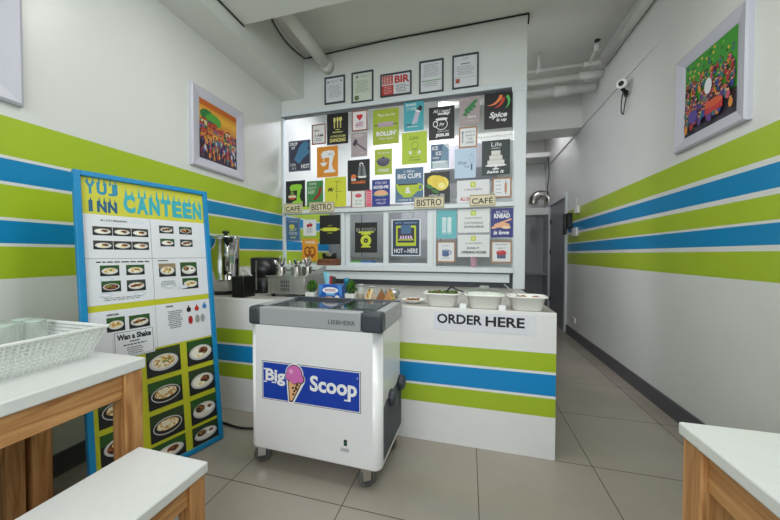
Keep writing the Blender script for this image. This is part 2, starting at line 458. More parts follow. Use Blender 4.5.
# ORDER HERE strip
p0 = on(434, 334, 1, YC); p1 = on(537, 318, 1, YC)
b = Print((-.215, YC, .722), (1, 0, 0), (0, 0, 1), .600, .118, .001, M('sign paper', (232, 232, 238), .25))
b.rect(.005, .03, .93, .97, C(226, 226, 236))
b.text('ORDER', .037, .36, .495, .88, C(28, 28, 32), .03)
b.text('HERE', .526, .34, .895, .85, C(28, 28, 32), .03)
tag(b.build('order_here_sign', loc=(0, YC, .722)), 'white laminated paper strip reading ORDER HERE on the counter front', 'sign')

# ------------------------------------------------------------------ ice cream freezer
FX0, FX1, FY0, FY1 = -1.194, -.413, 1.42, 1.84
fr = thing('ice_cream_freezer', ((FX0 + FX1) / 2, (FY0 + FY1) / 2, 0), 'white chest freezer on castors with blue ice cream logo in front of counter', 'freezer')
b = B()
bm = b.bm
i = b.mi(m_enamel)
r = bmesh.ops.create_cube(bm, size=1, matrix=Matrix.Translation(((FX0 + FX1) / 2, (FY0 + FY1) / 2, .456)) @ Matrix.Diagonal((FX1 - FX0, FY1 - FY0, .702, 1)))
es = [e for e in bm.edges if abs(e.verts[0].co.z - e.verts[1].co.z) > .1]
bmesh.ops.bevel(bm, geom=es, offset=.042, segments=6, profile=.5, affect='EDGES')
es = [e for e in bm.edges if all(v.co.z < .11 for v in e.verts)]
bmesh.ops.bevel(bm, geom=es, offset=.012, segments=3, profile=.5, affect='EDGES')
top = [f for f in bm.faces if f.normal.z > .9 and f.calc_center_median().z > .8]
q = bmesh.ops.inset_region(bm, faces=top, thickness=.05)
for v in {v for f in top for v in f.verts}: v.co.z -= .30
for f in bm.faces:
    f.material_index = i
    if abs(f.normal.z) < .7 and f.calc_area() < .02: f.smooth = True
b.build('cabinet_body', fr)
# lid frame: silver band, dark corner caps, dark rear bar
zb, zt = .808, .906
b = B()
b.box(FX0 + .07, FX1 - .105, FY0 - .004, FY0 + .05, zb, zt, m_silver, .006)
b.box(FX1 - .05, FX1 + .004, FY0 + .07, FY1, zb, zt, m_silver, .006)
b.box(FX0 - .004, FX0 + .05, FY0 + .07, FY1, zb, zt, m_silver, .006)
b.box(FX0 + .05, FX1 - .05, FY1 - .045, FY1, zb, zt - .012, m_silver, .006)
b.build('lid_frame', fr)
b = B(); b.box(FX1 - .105, FX1 + .008, FY0 - .008, FY0 + .07, zb - .003, zt + .002, m_dark, .018, 4); b.build('corner_cap', fr)
b = B(); b.box(FX0 - .004, FX0 + .075, FY0 - .008, FY0 + .07, zb - .003, zt + .002, m_dark, .018, 4); b.build('corner_cap', fr)
for x in (FX0 + .035, FX1 - .035):
    b = B(); b.box(x - .035, x + .035, FY1 - .05, FY1 + .004, zb - .002, zt + .004, m_dark, .012, 3); b.build('corner_cap', fr)
b = B(); b.box(FX0 + .05, FX1 - .05, FY1 - .03, FY1 + .002, zt - .012, zt + .004, m_dark, .005); b.build('rear_rail', fr)
xm = FX0 + .475
def lid(x0, x1, z):
    f = B()
    for a in ((x0, x0 + .02, FY0 + .05, FY1 - .03), (x1 - .02, x1, FY0 + .05, FY1 - .03), (x0, x1, FY0 + .05, FY0 + .062), (x0, x1, FY1 - .045, FY1 - .03)):
        f.box(*a, z - .006, z + .006, m_dark, .003)
    o = f.build('sliding_lid', fr)
    g = B(); g.box(x0 + .018, x1 - .018, FY0 + .06, FY1 - .04, z - .002, z + .003, m_lid); g.build('lid_glass', o)
lid(FX0 + .05, xm + .01, .890); lid(xm - .01, FX1 - .05, .902)

xm0 = FX0 + .475
b = B()
for k in range(9):
    y = FY0 + .08 + k * .034; b.cyl((FX0 + .06, y, .70), (xm0 - .01, y, .70), .003, m_steel, 6)
b.box(FX0 + .055, xm0 - .01, FY0 + .055, FY1 - .055, .507, .68, M('pale fill blocks', (226, 234, 236), .5)); b.box(xm0, FX1 - .055, FY0 + .055, FY1 - .055, .507, .79, M('pale fill blocks', (226, 234, 236), .5)); b.build('basket_and_fill', fr)  # pale blocks added inside to brighten what shows through the lid glass
# logo sticker
b = Print((-1.113, FY0 - .0002, .388), (1, 0, 0), (0, 0, 1), .600, .224, .0, m_enamel, .0003, False)
wh, nav, roy = C(246, 246, 248), C(24, 36, 92), C(18, 64, 176)
b.rect(0, 0, 1, 1, wh).rect(.006, .02, .994, .98, nav).rect(.012, .035, .988, .965, wh).rect(.02, .055, .98, .945, roy)
b.text('Big', .046, .40, .256, .80, wh, .034)
b.text('Scoop', .51, .27, .958, .76, wh, .034)
for u, v, w_ in ((.026, .48, .035), (.026, .795, .035), (.113, .48, .05), (.113, .705, .03)): b.rect(u, v - .03, u + w_, v, wh, False)
b.rect(.84, .262, .90, .30, wh)
b.text('R', .958, .80, .968, .84, wh); 
# cone and scoop with a white keyline
b.poly([(.27, .60), (.46, .56), (.345, .02), (.29, .02)], wh).circ(.355, .745, .092, wh).circ(.30, .66, .045, wh).circ(.42, .63, .045, wh)
bk, pk, tan = C(16, 16, 20), C(222, 116, 190), C(240, 186, 136)
b.poly([(.287, .60), (.435, .56), (.335, .05), (.30, .05)], bk).poly([(.295, .60), (.425, .56), (.33, .085), (.307, .085)], tan)
for u, v in ((.37, .42), (.355, .33), (.385, .48), (.345, .25), (.375, .38), (.34, .40)): b.ell(u, v, .013, .028, bk, 8, rot=.5, up=False)
b.k += 1
b.circ(.355, .745, .083, bk).circ(.30, .665, .040, bk).circ(.418, .635, .042, bk).circ(.36, .64, .055, bk)
b.circ(.355, .745, .077, pk).circ(.30, .668, .033, pk).circ(.416, .64, .035, pk).circ(.355, .645, .05, pk)
b.ell(.325, .80, .022, .055, C(240, 170, 216), 10, rot=-.5)
b.build('logo_sticker', fr)
xb = on(329.5, 324, 1, FY0).x
b = Print((xb, FY0 - .0042, .838), (1, 0, 0), (0, 0, 1), on(357, 324, 1, FY0).x - xb, .023, .0, m_silver, .0003, False)
b.text('LIEBHERR', 0, 0, 1, 1, C(88, 90, 96), .02); b.build('badge_lettering', fr)
# switch, rating label, side label
b = B(); b.box(-.612, -.594, FY0 - .004, FY0 + .001, .215, .245, m_black, .002); b.box(-.606, -.600, FY0 - .0055, FY0 - .003, .225, .237, C(40, 140, 100)); b.build('power_switch', fr)
b = Print((-.632, FY0 - .0002, .182), (1, 0, 0), (0, 0, 1), .05, .02, 0, m_enamel, .0004, False); b.rect(0, 0, 1, 1, C(206, 206, 212)).smalltext(.15, .9, .6, 3, .25, C(120, 120, 128)); b.build('rating_label', fr)
b = Print((FX1 + .0042, FY0 + .30, .835), (0, 1, 0), (0, 0, 1), .07, .03, 0, m_enamel, .0004, False); b.rect(0, 0, 1, 1, C(200, 200, 198)).smalltext(.1, .9, .6, 3, .25, C(130, 130, 130)); b.build('rating_label', fr)
# machine grille and round bumpers on the right side
b = B(); x = FX1 + .003
pts = [(FY0 + .05, .14), (FY0 + .05, .415), (FY0 + .09, .43), (FY1 - .01, .445), (FY1 - .01, .14)]
n0 = len(pts); i = b.mi(m_grille)
va = [b.bm.verts.new((FX1 - .002, y, z)) for y, z in pts]; vb = [b.bm.verts.new((x, y, z)) for y, z in pts]
b.bm.faces.new(vb).material_index = i
for k in range(n0): b.bm.faces.new((va[k], va[(k + 1) % n0], vb[(k + 1) % n0], vb[k])).material_index = i
for k in range(16):
    zz = .155 + k * .016; b.box(x, x + .004, FY0 + .06, FY1 - .02, zz, zz + .006, m_grille)
b.build('side_grille', fr)
for y, z in ((FY0 + .17, .415), (FY1 - .06, .42)):
    b = B(); b.lathe([(.045, 0), (.045, .02), (.036, .034), (.014, .04)], (FX1 + .002, y, z), m_dark, 24, (1, 0, 0)); b.build('side_knob', fr)
m_rub = M('grey rubber', (96, 94, 92), .6)
for x, y in ((-1.152, FY0 + .048), (-.505, FY0 + .036), (-1.125, FY1 - .08), (-.475, FY1 - .08)):
    rz = Matrix.Translation((x, y, 0)) @ Matrix.Rotation(math.radians(-58), 4, 'Z'); ax = rz.to_3x3() @ Vector((1, 0, 0))
    b = B(); b.box(-.03, .03, -.03, .03, .098, .106, m_steel, mat=rz)
    for q in (-.028, .024): b.box(q, q + .004, -.018, .022, .045, .1, m_steel, mat=rz)
    c = b.build('castor', fr)
    wc = rz @ Vector((0, .006, .0485))
    w_ = B(); w_.lathe([(.012, -.02), (.038, -.02), (.0475, -.013), (.0475, .013), (.038, .02), (.012, .02)], wc, m_rub, 28, ax); w_.lathe([(.028, -.0215), (.028, .0215)], wc, m_dark, 20, ax); w_.lathe([(.012, -.023), (.012, .023)], wc, m_rub, 14, ax); w_.build('wheel', c)

fr.rotation_euler = (0, 0, -.024)

# ------------------------------------------------------------------ menu board
az, th = math.radians(15.5), math.radians(6.0)
bd = Vector((math.sin(az), math.cos(az), 0)); bn0 = Vector((-math.cos(az), math.sin(az), 0))
bup = (Vector((0, 0, math.cos(th))) + bn0 * math.sin(th)).normalized()
bL, bH = .632, 1.62
bBL = Vector((-1.533, 1.588, 0.004)) - bd * bL
bN = bd.cross(bup)
mb = thing('menu_board', bBL + bd * (bL / 2), 'tall leaning canteen menu board in bright blue frame covered with dish photos', 'menu board')
def blx(u, v, n): return bBL + bd * u + bup * v + bN * n
mt = Matrix((bd, bup, bN)).transposed().to_4x4(); mt.translation = bBL
m_bframe = add_variation(M('bright blue frame paint', (12, 134, 190), .4), 20, .04)
b = B(); fw = .026
b.box(0, fw, 0, bH, -.035, 0, m_bframe, .003, mat=mt); b.box(bL - fw, bL, 0, bH, -.035, 0, m_bframe, .003, mat=mt)
b.box(fw, bL - fw, 0, fw, -.035, 0, m_bframe, .003, mat=mt); b.box(fw, bL - fw, bH - fw, bH, -.035, 0, m_bframe, .003, mat=mt)
b.build('board_frame', mb)
for u in (.06, bL - .06):
    a = blx(u, 1.30, -.036); g = blx(u, 0, -.036) + bn0 * .10; g.z = .012
    b = B(); b.bar(a, g, .03, .02, wood_z); b.build('rear_leg', mb)
b = Print(blx(fw, fw, -.03), bd, bup, bL - 2 * fw, bH - 2 * fw, .014, M('board lime', (196, 198, 40), .4), .00012)
W_, H_ = bL - 2 * fw, bH - 2 * fw
def bu(u): return (u * .62 + (bL - .62) - fw) / W_
def bv(v): return (v * bH - fw) / H_
lime, paper, grey, darkp = C(198, 200, 44), C(226, 228, 234), C(120, 120, 124), C(30, 32, 30)
teal, navy = C(52, 172, 186), C(24, 92, 130)
b.rect(0, bv(.868), 1, 1, C(206, 204, 62))
# dripping display lettering
def drip(t, u0, u1, v0, v1, m, peaks):
    n = len(t); wd = (u1 - u0) / n; k1 = b.k
    for k, ch in enumerate(t):
        a = u0 + k * wd; i0, i1 = (.3, .66) if ch == 'I' else (.04, .94); b.k = k1; b.text(ch, a + i0 * wd, v0, a + i1 * wd, v1, m, .055)
        for j in range(1 if ch == 'I' else peaks):
            c = a + wd * .48 if ch == 'I' else a + wd * (.26 + .46 * (j / max(1, peaks - 1))); hgt = (v1 - v0) * random.uniform(.25, .55)
            b.poly([(c - wd * .12, v1 - .01), (c + wd * .12, v1 - .004), (c + wd * .02, v1 + hgt)], m, False)
    b.k += 1
random.seed(11)
drip('YUJ', bu(.045), bu(.26), bv(.932), bv(.972), C(40, 140, 170), 2)
drip('INN', bu(.045), bu(.25), bv(.876), bv(.912), navy, 2)
drip('CANTEEN', bu(.285), bu(.945), bv(.882), bv(.944), teal, 2)
# pages
b.rect(0, bv(.582), 1, bv(.868), paper)
b.rect(bu(.475), bv(.582), bu(.478), bv(.868), grey, False); b.rect(0, bv(.727), 1, bv(.7285), grey)
b.rect(0, bv(.415), 1, bv(.562), paper); b.rect(bu(.475), bv(.415), bu(.477), bv(.562), grey)
b.text('ALL DAY BREAKFAST', bu(.13), bv(.848), bu(.31), bv(.854), darkp, .03)
b.ell(bu(.385), bv(.852), .05, .006, C(186, 210, 228)); b.ell(bu(.385), bv(.852), .044, .0045, paper)
K0 = b.k
def dish(u0, v0, u1, v1, kind, bg):
    """one printed food photo: dark ground, white plate, food on it (coordinates on the whole board)"""
    b.k = K0
    u0, u1, v0, v1 = bu(u0), bu(u1), bv(v0), bv(v1); du, dv = u1 - u0, v1 - v0
    b.rect(u0, v0, u1, v1, C(26, 28, 30), False); b.k += 1
    b.rect(u0, v0 + .62 * dv, u1, v1, bg)
    cu, cv = u0 + .5 * du, v0 + .46 * dv
    b.ell(cu, cv, .43 * du, .31 * dv, C(200, 200, 202)); b.ell(cu, cv + .02 * dv, .37 * du, .26 * dv, C(226, 222, 212))
    if kind == 0: b.ell(cu - .14 * du, cv, .20 * du, .20 * dv, C(244, 240, 226)); b.ell(cu + .1 * du, cv + .06 * dv, .18 * du, .15 * dv, f_meat); b.ell(cu - .02 * du, cv - .1 * dv, .13 * du, .08 * dv, f_egg)
    elif kind == 1: b.ell(cu, cv + .03 * dv, .32 * du, .22 * dv, f_rice); b.ell(cu + .08 * du, cv + .06 * dv, .14 * du, .09 * dv, f_veg)
    elif kind == 2: b.ell(cu, cv, .40 * du, .27 * dv, C(34, 28, 26)); b.ell(cu, cv + .04 * dv, .33 * du, .20 * dv, f_rice); b.ell(cu - .05 * du, cv + .1 * dv, .14 * du, .10 * dv, C(236, 226, 196))
    elif kind == 3: b.ell(cu - .16 * du, cv + .1 * dv, .17 * du, .15 * dv, C(60, 44, 30)); b.ell(cu - .16 * du, cv + .12 * dv, .13 * du, .11 * dv, f_stew); b.ell(cu + .17 * du, cv, .14 * du, .12 * dv, C(250, 250, 246)); b.ell(cu + .2 * du, cv + .08 * dv, .09 * du, .07 * dv, f_meat)
    elif kind == 4: b.poly([(cu - .36 * du, cv - .05 * dv), (cu + .1 * du, cv - .16 * dv), (cu + .38 * du, cv + .12 * dv), (cu - .05 * du, cv + .24 * dv)], f_rice); b.line([(cu - .3 * du, cv - .03 * dv), (cu + .3 * du, cv + .12 * dv)], .02, f_meat)
    elif kind == 5: b.ell(cu, cv, .36 * du, .25 * dv, f_meat); b.ell(cu - .1 * du, cv + .08 * dv, .15 * du, .1 * dv, f_veg)
gr, gy = C(40, 84, 30), C(56, 62, 60)
for r_, vv in enumerate((.802, .757)):
    for c_ in range(3): dish(.08 + c_ * .127, vv, .203 + c_ * .127, vv + .028, 0, C(60, 56, 48))
dish(.545, .819, .665, .847, 4, gy); dish(.715, .819, .832, .848, 5, gr); dish(.548, .771, .667, .799, 0, gr); dish(.718, .771, .832, .799, 4, gy)
b.smalltext(bu(.09), bu(.45), bv(.715), 1, .006, darkp, .6, False)
dish(.112, .672, .235, .706, 1, gr); dish(.281, .672, .412, .706, 1, gr); dish(.115, .621, .240, .656, 5, gr); dish(.28, .618, .414, .655, 4, gy)
dish(.523, .660, .662, .708, 1, C(150, 130, 100)); dish(.704, .657, .857, .711, 3, gr); dish(.715, .609, .862, .65, 1, gr)
b.smalltext(bu(.53), bu(.66), bv(.642), 4, .006, grey)
b.smalltext(bu(.12), bu(.42), bv(.600), 2, .006, grey)
b.smalltext(bu(.52), bu(.60), bv(.717), 1, .006, darkp, .6, False)
b.k = K0 + 10
for u, v in ((.15, .662), (.14, .612), (.37, .608), (.60, .624), (.72, .618)): b.k = K0 + 9; b.ell(bu(u), bv(v), .045, .007, C(190, 210, 226)); b.ell(bu(u), bv(v), .038, .005, paper)
b.text('APPETIZER', bu(.135), bv(.545), bu(.215), bv(.551), darkp, .03)
dish(.134, .494, .252, .539, 1, gr); dish(.28, .494, .429, .537, 4, gr)
b.text('DRINKS', bu(.56), bv(.548), bu(.62), bv(.554), darkp, .03)
b.smalltext(bu(.57), bu(.70), bv(.53), 10, .0068, grey, .5)
for u, v, c in ((.755, .53, (40, 30, 26)), (.83, .53, (190, 40, 46)), (.905, .535, (60, 130, 190)), (.765, .49, (170, 30, 36)), (.83, .49, (150, 150, 150)), (.88, .49, (160, 160, 160))):
    b.ell(bu(u), bv(v), .022, .010 if v > .5 else .016, C(*c)); b.rect(bu(u) - .006, bv(v), bu(u) + .006, bv(v) + .016, C(*c))
# the dish grid
ks = [[0, 1, 0], [2, 2, 0], [5, 2, 3], [1, 0, 3]]
for r_ in range(4):
    vt = (.409, .299, .189, .086)[r_]; vb = vt - (.092 if r_ < 3 else .068)
    for c_, (ua, ub) in enumerate(((.055, .325), (.383, .655), (.715, .965))):
        dish(ua, vb, ub, vt, ks[r_][c_], (gr if (r_ + c_) % 2 == 0 else C(44, 64, 34)))
b.build('menu_print', mb)
b = Print(blx(.168 * .62 + bL - .62, .404 * bH, -.0125), bd, bup, .28 * bL, .088 * bH, .0006, paper, .0002)
b.rect(.03, .04, .97, .96, C(40, 40, 46)).rect(.04, .055, .96, .945, paper)
b.text('Wan a Shake', .08, .66, .92, .88, C(30, 30, 40), .05)
b.smalltext(.38, .62, .55, 1, .07, darkp, .7, False); b.smalltext(.22, .8, .44, 1, .06, darkp, .7, False); b.smalltext(.3, .72, .33, 4, .075, grey, .5)
b.build('paper_notice', mb)

# ------------------------------------------------------------------ tables and bench
def table(name, x0, x1, y0, y1, zt, label, cat, leg=.07, ap=.10, slab_t=.045, group=None, skip=()):
    t = thing(name, ((x0 + x1) / 2, (y0 + y1) / 2, 0), label, cat, group)
    b = B(); b.box(x0, x1, y0, y1, zt - slab_t, zt, m_top, .006, 3); b.build('tabletop' if 'table' in name else 'seat', t)
    ins = .008; z1 = zt - slab_t
    for sx in (0, 1):
        for sy in (0, 1):
            xa = x0 + ins if sx == 0 else x1 - ins - leg; ya = y0 + ins if sy == 0 else y1 - ins - leg
            b = B(); b.box(xa, xa + leg, ya, ya + leg, 0, z1, wood_z, .004)
            b.build('leg', t)
    for sx in (0, 1):
        xa = x0 + ins + .012 if sx == 0 else x1 - ins - .012 - .028
        b = B(); b.box(xa, xa + .028, y0 + ins + leg, y1 - ins - leg, z1 - ap, z1, wood_y, .002); b.build('apron', t)
    for sy in (0, 1):
        ya = y0 + ins + .012 if sy == 0 else y1 - ins - .012 - .028
        b = B(); b.box(x0 + ins + leg, x1 - ins - leg, ya, ya + .028, z1 - ap, z1, wood_x, .002); b.build('apron', t)
    return t
TZ = .76
t1 = table('dining_table', -1.99, -1.330, -.25, .964, TZ, 'white topped pine table by left wall carrying the basket of glasses', 'table')
B().ball((-1.3505, .918, .60), .0015, .02, .026, m_knot, 12).build('wood_knot', t1)
table('bench', -1.288, -.943, -.15, .903, .42, 'long white topped pine bench beside the left table', 'bench', .06, .08, .04)
table('dining_table', .563, 1.40, -.6, .998, .74, 'white topped pine table cut off by the right frame edge', 'table', .07, .10, .035)
table('bench', -2.145, -1.915, -.35, .878, .42, 'pine bench in shadow against left wall beneath the left table', 'bench', .06, .08, .04)

# basket with glasses
bk = thing('plastic_basket', (-1.75, .66, TZ), 'white perforated plastic basket on the left table', 'basket')
b = B(); zb0, zr = TZ + .002, .892
bx0, bx1, by0, by1 = -1.935, -1.56, .42, .895          # base
rx0, rx1, ry0, ry1 = -1.965, -1.497, .38, .925         # rim
m_bask = M('white basket plastic', (236, 238, 236), .4)
b.box(bx0, bx1, by0, by1, TZ, TZ + .004, m_bask)
def wall(a0, a1, c0, c1, nv):
    a0, a1, c0, c1 = map(Vector, (a0, a1, c0, c1))      # bottom edge a0-a1, top edge c0-c1
    for k in range(nv + 1):
        t = k / nv; b.bar(a0.lerp(a1, t), c0.lerp(c1, t), .0088, .003, m_bask, up=(a1 - a0))
    for k in range(10):
        t = k / 9 if k else 0; w_ = .022 if k == 0 else .008
        b.bar(a0.lerp(c0, t), a1.lerp(c1, t), .003, w_, m_bask)
wall((bx1, by0, zb0), (bx1, by1, zb0), (rx1, ry0, zr), (rx1, ry1, zr), 32)
wall((bx0, by0, zb0), (bx0, by1, zb0), (rx0, ry0, zr), (rx0, ry1, zr), 32)
wall((bx0, by1, zb0), (bx1, by1, zb0), (rx0, ry1, zr), (rx1, ry1, zr), 22)
wall((bx0, by0, zb0), (bx1, by0, zb0), (rx0, ry0, zr), (rx1, ry0, zr), 22)
b.build('basket_body', bk)
b = B()
for p, q in (((rx0, ry0), (rx1, ry0)), ((rx1, ry0), (rx1, ry1)), ((rx1, ry1), (rx0, ry1)), ((rx0, ry1), (rx0, ry0))):
    b.bar((*p, zr), (*q, zr), .014, .012, m_bask, .004)
for p in ((rx0, ry0), (rx1, ry0), (rx1, ry1), (rx0, ry1)): b.cyl((*p, zr - .006), (*p, zr + .006), .011, m_bask, 12)
b.build('rim', bk)
def make_glass(loc):
    b = B(); h = .155
    b.lathe([(.037, 0), (.038, .01), (.036, h * .55), (.033, h - .014), (.030, h), (.0001, h)], (0, 0, 0), m_tumbler, 24, cap=False)
    b.lathe([(.0295, h - .0135), (.0315, h - .009), (.0312, h - .004), (.029, h - .001)], (0, 0, 0), M('green tinted glass base', (186, 206, 192), .12), 24)
    o = b.build('drinking_glass'); o.location = loc
    return o
names_y = ['nearest the menu board', 'second from the menu board', 'third from the menu board', 'furthest from the menu board']
g0 = None
for ix, x in enumerate((-1.80, -1.886)):
    for iy, y in enumerate((.852, .769, .686, .603)):
        lab = 'upturned clear drinking glass in white basket, %s row, %s' % (('wall-side', 'front')[ix == 0], names_y[iy])
        o = make_glass((x, y, TZ + .004)) if g0 is None else dup(g0, (x, y, TZ + .004))
        if g0 is None: g0 = o
        tag(o, lab, 'glass', 'upturned glasses in the basket')

# ------------------------------------------------------------------ pictures on the side walls
m_silverfr = M('silver lilac picture frame', (196, 196, 208), .38)
def picture(name, label, wall, y0, y1, z0, z1, fw, paint):
    s = 1 if wall == 'L' else -1
    x = XL if wall == 'L' else XR
    t = thing(name, (x, (y0 + y1) / 2, z0), label, 'picture')
    b = B()
    prof = [(0, 0), (0, .022), (.012, .030), (fw * .8, .018), (fw, .012), (fw, 0)]
    cs = [(y0, z0, 1, 1), (y1, z0, -1, 1), (y1, z1, -1, -1), (y0, z1, 1, -1)]
    rings = [[b.bm.verts.new((x + s * (h + .0005), cy + sy * d, cz + sz * d)) for d, h in prof] for cy, cz, sy, sz in cs]
    i = b.mi(m_silverfr)
    for k in range(4):
        A, Bq = rings[k], rings[(k + 1) % 4]
        for j in range(len(prof) - 1):
            f = b.bm.faces.new((A[j], A[j + 1], Bq[j + 1], Bq[j])); f.material_index = i
    bmesh.ops.recalc_face_normals(b.bm, faces=b.bm.faces)
    b.build('picture_frame', t)
    if wall == 'L': O, U = Vector((x + .0005, y0 + fw, z0 + fw)), Vector((0, 1, 0))
    else: O, U = Vector((x - .0005, y1 - fw, z0 + fw)), Vector((0, -1, 0))
    p = Print(O, U, (0, 0, 1), y1 - y0 - 2 * fw, z1 - z0 - 2 * fw, .010, C(60, 50, 50), .00003)
    paint(p); p.build('painting', t)
    return t
def rc(a): return C(*random.choice(a))
def village(p):
    random.seed(5)
    p.rect(0, .6, 1, 1, C(214, 150, 50)); p.rect(0, .9, 1, 1, C(196, 100, 36)); p.rect(0, .72, 1, .84, C(226, 170, 60))
    for u, v, r in ((.2, .76, .18), (.36, .72, .2), (.15, .62, .14), (.76, .40, .2), (.66, .34, .12)): p.ell(u, v, r, r * .55, rc([(60, 140, 50), (84, 160, 60), (50, 120, 60)]))
    for r_ in range(4):
        for k in range(6):
            u = k / 6 + random.uniform(-.03, .05); v = .64 - r_ * .085 - k * .012
            p.rect(u, v - .06, u + .14, v + .02, rc([(204, 120, 60), (190, 80, 60), (226, 170, 80), (120, 110, 150), (210, 200, 160)]))
            p.poly([(u - .02, v + .02), (u + .16, v + .02), (u + .12, v + .06), (u + .03, v + .06)], rc([(170, 60, 40), (196, 130, 50), (90, 70, 90)]))
            p.rect(u + .04, v - .04, u + .08, v, C(40, 36, 60))
    p.rect(0, 0, 1, .2, C(70, 50, 74))
    for k in range(130):
        v = random.uniform(.06, .36); u = random.uniform(.03, .97)
        p.ell(u, v, .022, .05, rc([(60, 90, 150), (210, 210, 220), (180, 60, 60), (40, 40, 70), (220, 150, 60), (110, 60, 110), (70, 140, 150)]), 8)
        p.ell(u, v + .055, .013, .018, rc([(120, 76, 50), (60, 40, 40), (190, 140, 100)]), 7)
def crowd(p):
    random.seed(9)
    p.rect(0, .3, 1, 1, C(64, 150, 50)); p.rect(0, 0, 1, .2, C(56, 52, 62))
    for k in range(60): p.ell(random.uniform(.03, .97), random.uniform(.6, .97), .02, .02, rc([(40, 100, 50), (60, 80, 130), (220, 190, 70), (110, 180, 70)]), 7)
    for k in range(170):
        t = k / 170; v = .74 - .58 * t + random.uniform(-.04, .04); u = random.uniform(.04, .96); sc = .5 + .36 * t
        p.ell(u, v - .06 * sc, .045 * sc, .07 * sc, rc([(170, 50, 50), (60, 70, 150), (90, 60, 130), (220, 140, 50), (50, 120, 120), (40, 40, 60), (200, 80, 110)]), 10)
        p.ell(u, v + .02 * sc, .026 * sc, .032 * sc, rc([(210, 150, 100), (190, 120, 80), (226, 180, 130)]), 9)
        p.ell(u, v + .042 * sc, .027 * sc, .02 * sc, rc([(40, 28, 24), (90, 50, 30), (180, 60, 40)]), 8)
    p.ell(.25, .22, .1, .09, C(86, 70, 150)); p.rect(.5, .14, .82, .24, C(190, 50, 50)); p.ell(.66, .25, .16, .05, C(210, 90, 50))
    p.ell(.55, .5, .07, .1, C(226, 228, 232))
picture('framed_picture', 'silver framed colourful village painting on left wall above menu board', 'L', 1.909, 2.479, 1.912, 2.566, .082, village)
picture('framed_picture', 'wide silver picture frame cut off at the upper left photo edge', 'L', 0.387, 0.984, 1.923, 2.566, .092, village)
picture('framed_picture', 'silver framed crowd painting with green background on right wall', 'R', 2.058, 2.645, 1.927, 2.580, .082, crowd)

# ------------------------------------------------------------------ certificates above the window
def lines(p, m, a, bq, v, n, dv): p.smalltext(a, bq, v, n, dv, m, .35)
def certificate(TL, BR, label, draw, pap=(226, 228, 232)):
    a = on(*TL, 1, YP); c = on(*BR, 1, YP)
    x0, x1, z0, z1 = a.x, c.x, c.z, a.z
    t = thing('framed_certificate', ((x0 + x1) / 2, YP, z0), label, 'certificate', 'framed certificates above the window')
    b = B(); f = .016; m = M('slate certificate frame', (62, 66, 76), .35)
    for q in ((x0, x0 + f, z0, z1), (x1 - f, x1, z0, z1), (x0 + f, x1 - f, z0, z0 + f), (x0 + f, x1 - f, z1 - f, z1)):
        b.box(q[0], q[1], YP - .018, YP, q[2], q[3], m, .002)
    b.build('frame', t)
    p = Print((x0 + f, YP, z0 + f), (1, 0, 0), (0, 0, 1), x1 - x0 - 2 * f, z1 - z0 - 2 * f, .008, C(*pap), .0003)
    draw(p); p.build('certificate_sheet', t)
g1 = C(150, 152, 160)
def c1(p): p.circ(.13, .85, .05, C(110, 100, 140)); p.circ(.85, .86, .05, C(120, 100, 140)); lines(p, g1, .2, .8, .9, 3, .045); lines(p, g1, .12, .88, .7, 12, .045)
def c2(p): p.circ(.22, .88, .06, C(90, 110, 110)); lines(p, g1, .35, .85, .9, 2, .05); lines(p, C(150, 160, 140), .12, .88, .72, 9, .05); p.circ(.2, .13, .12, C(70, 96, 70)).circ(.2, .13, .07, C(130, 140, 90))
def c3(p):
    rd = C(196, 62, 58)
    p.rect(.0, .0, .42, .5, rd); p.rect(.02, .55, .40, .98, rd)
    for k in range(4): p.rect(.04, .60 + k * .09, .36, .62 + k * .09, C(236, 220, 220), False)
    for u in (.1, .2, .3): p.rect(u, .58, u + .015, .95, C(236, 220, 220), False)
    p.k += 1
    p.text('BIR', .46, .55, .98, .93, rd, .04); lines(p, C(70, 70, 80), .48, .95, .43, 5, .08); lines(p, C(230, 190, 190), .05, .38, .4, 5, .08)
def c4(p): lines(p, g1, .1, .9, .9, 8, .055); p.rect(.05, .36, .95, .385, C(70, 150, 90)); lines(p, g1, .1, .9, .3, 3, .06)
def c5(p): lines(p, g1, .35, .65, .93, 2, .04); p.rect(.3, .74, .7, .765, C(60, 60, 70)); lines(p, g1, .1, .9, .66, 6, .05); p.rect(.08, .14, .26, .28, C(176, 92, 72)); p.rect(.05, .31, .95, .318, g1)
certificate((325, 78.5), (345.3, 102.5), 'leftmost framed certificate above window, pale sheet with two small seals', c1)
certificate((351.9, 73.7), (373.6, 101.3), 'framed certificate with cream green sheet and dark round seal', c2, (214, 222, 206))
certificate((380.6, 75.6), (411.7, 94.0), 'framed landscape certificate with red BIR lettering', c3)
certificate((419.4, 62.6), (443.6, 91.7), 'framed certificate with green line across its lower half', c4)
certificate((452.4, 56.8), (478.6, 86.9), 'rightmost framed certificate, small red brown square in its corner', c5)

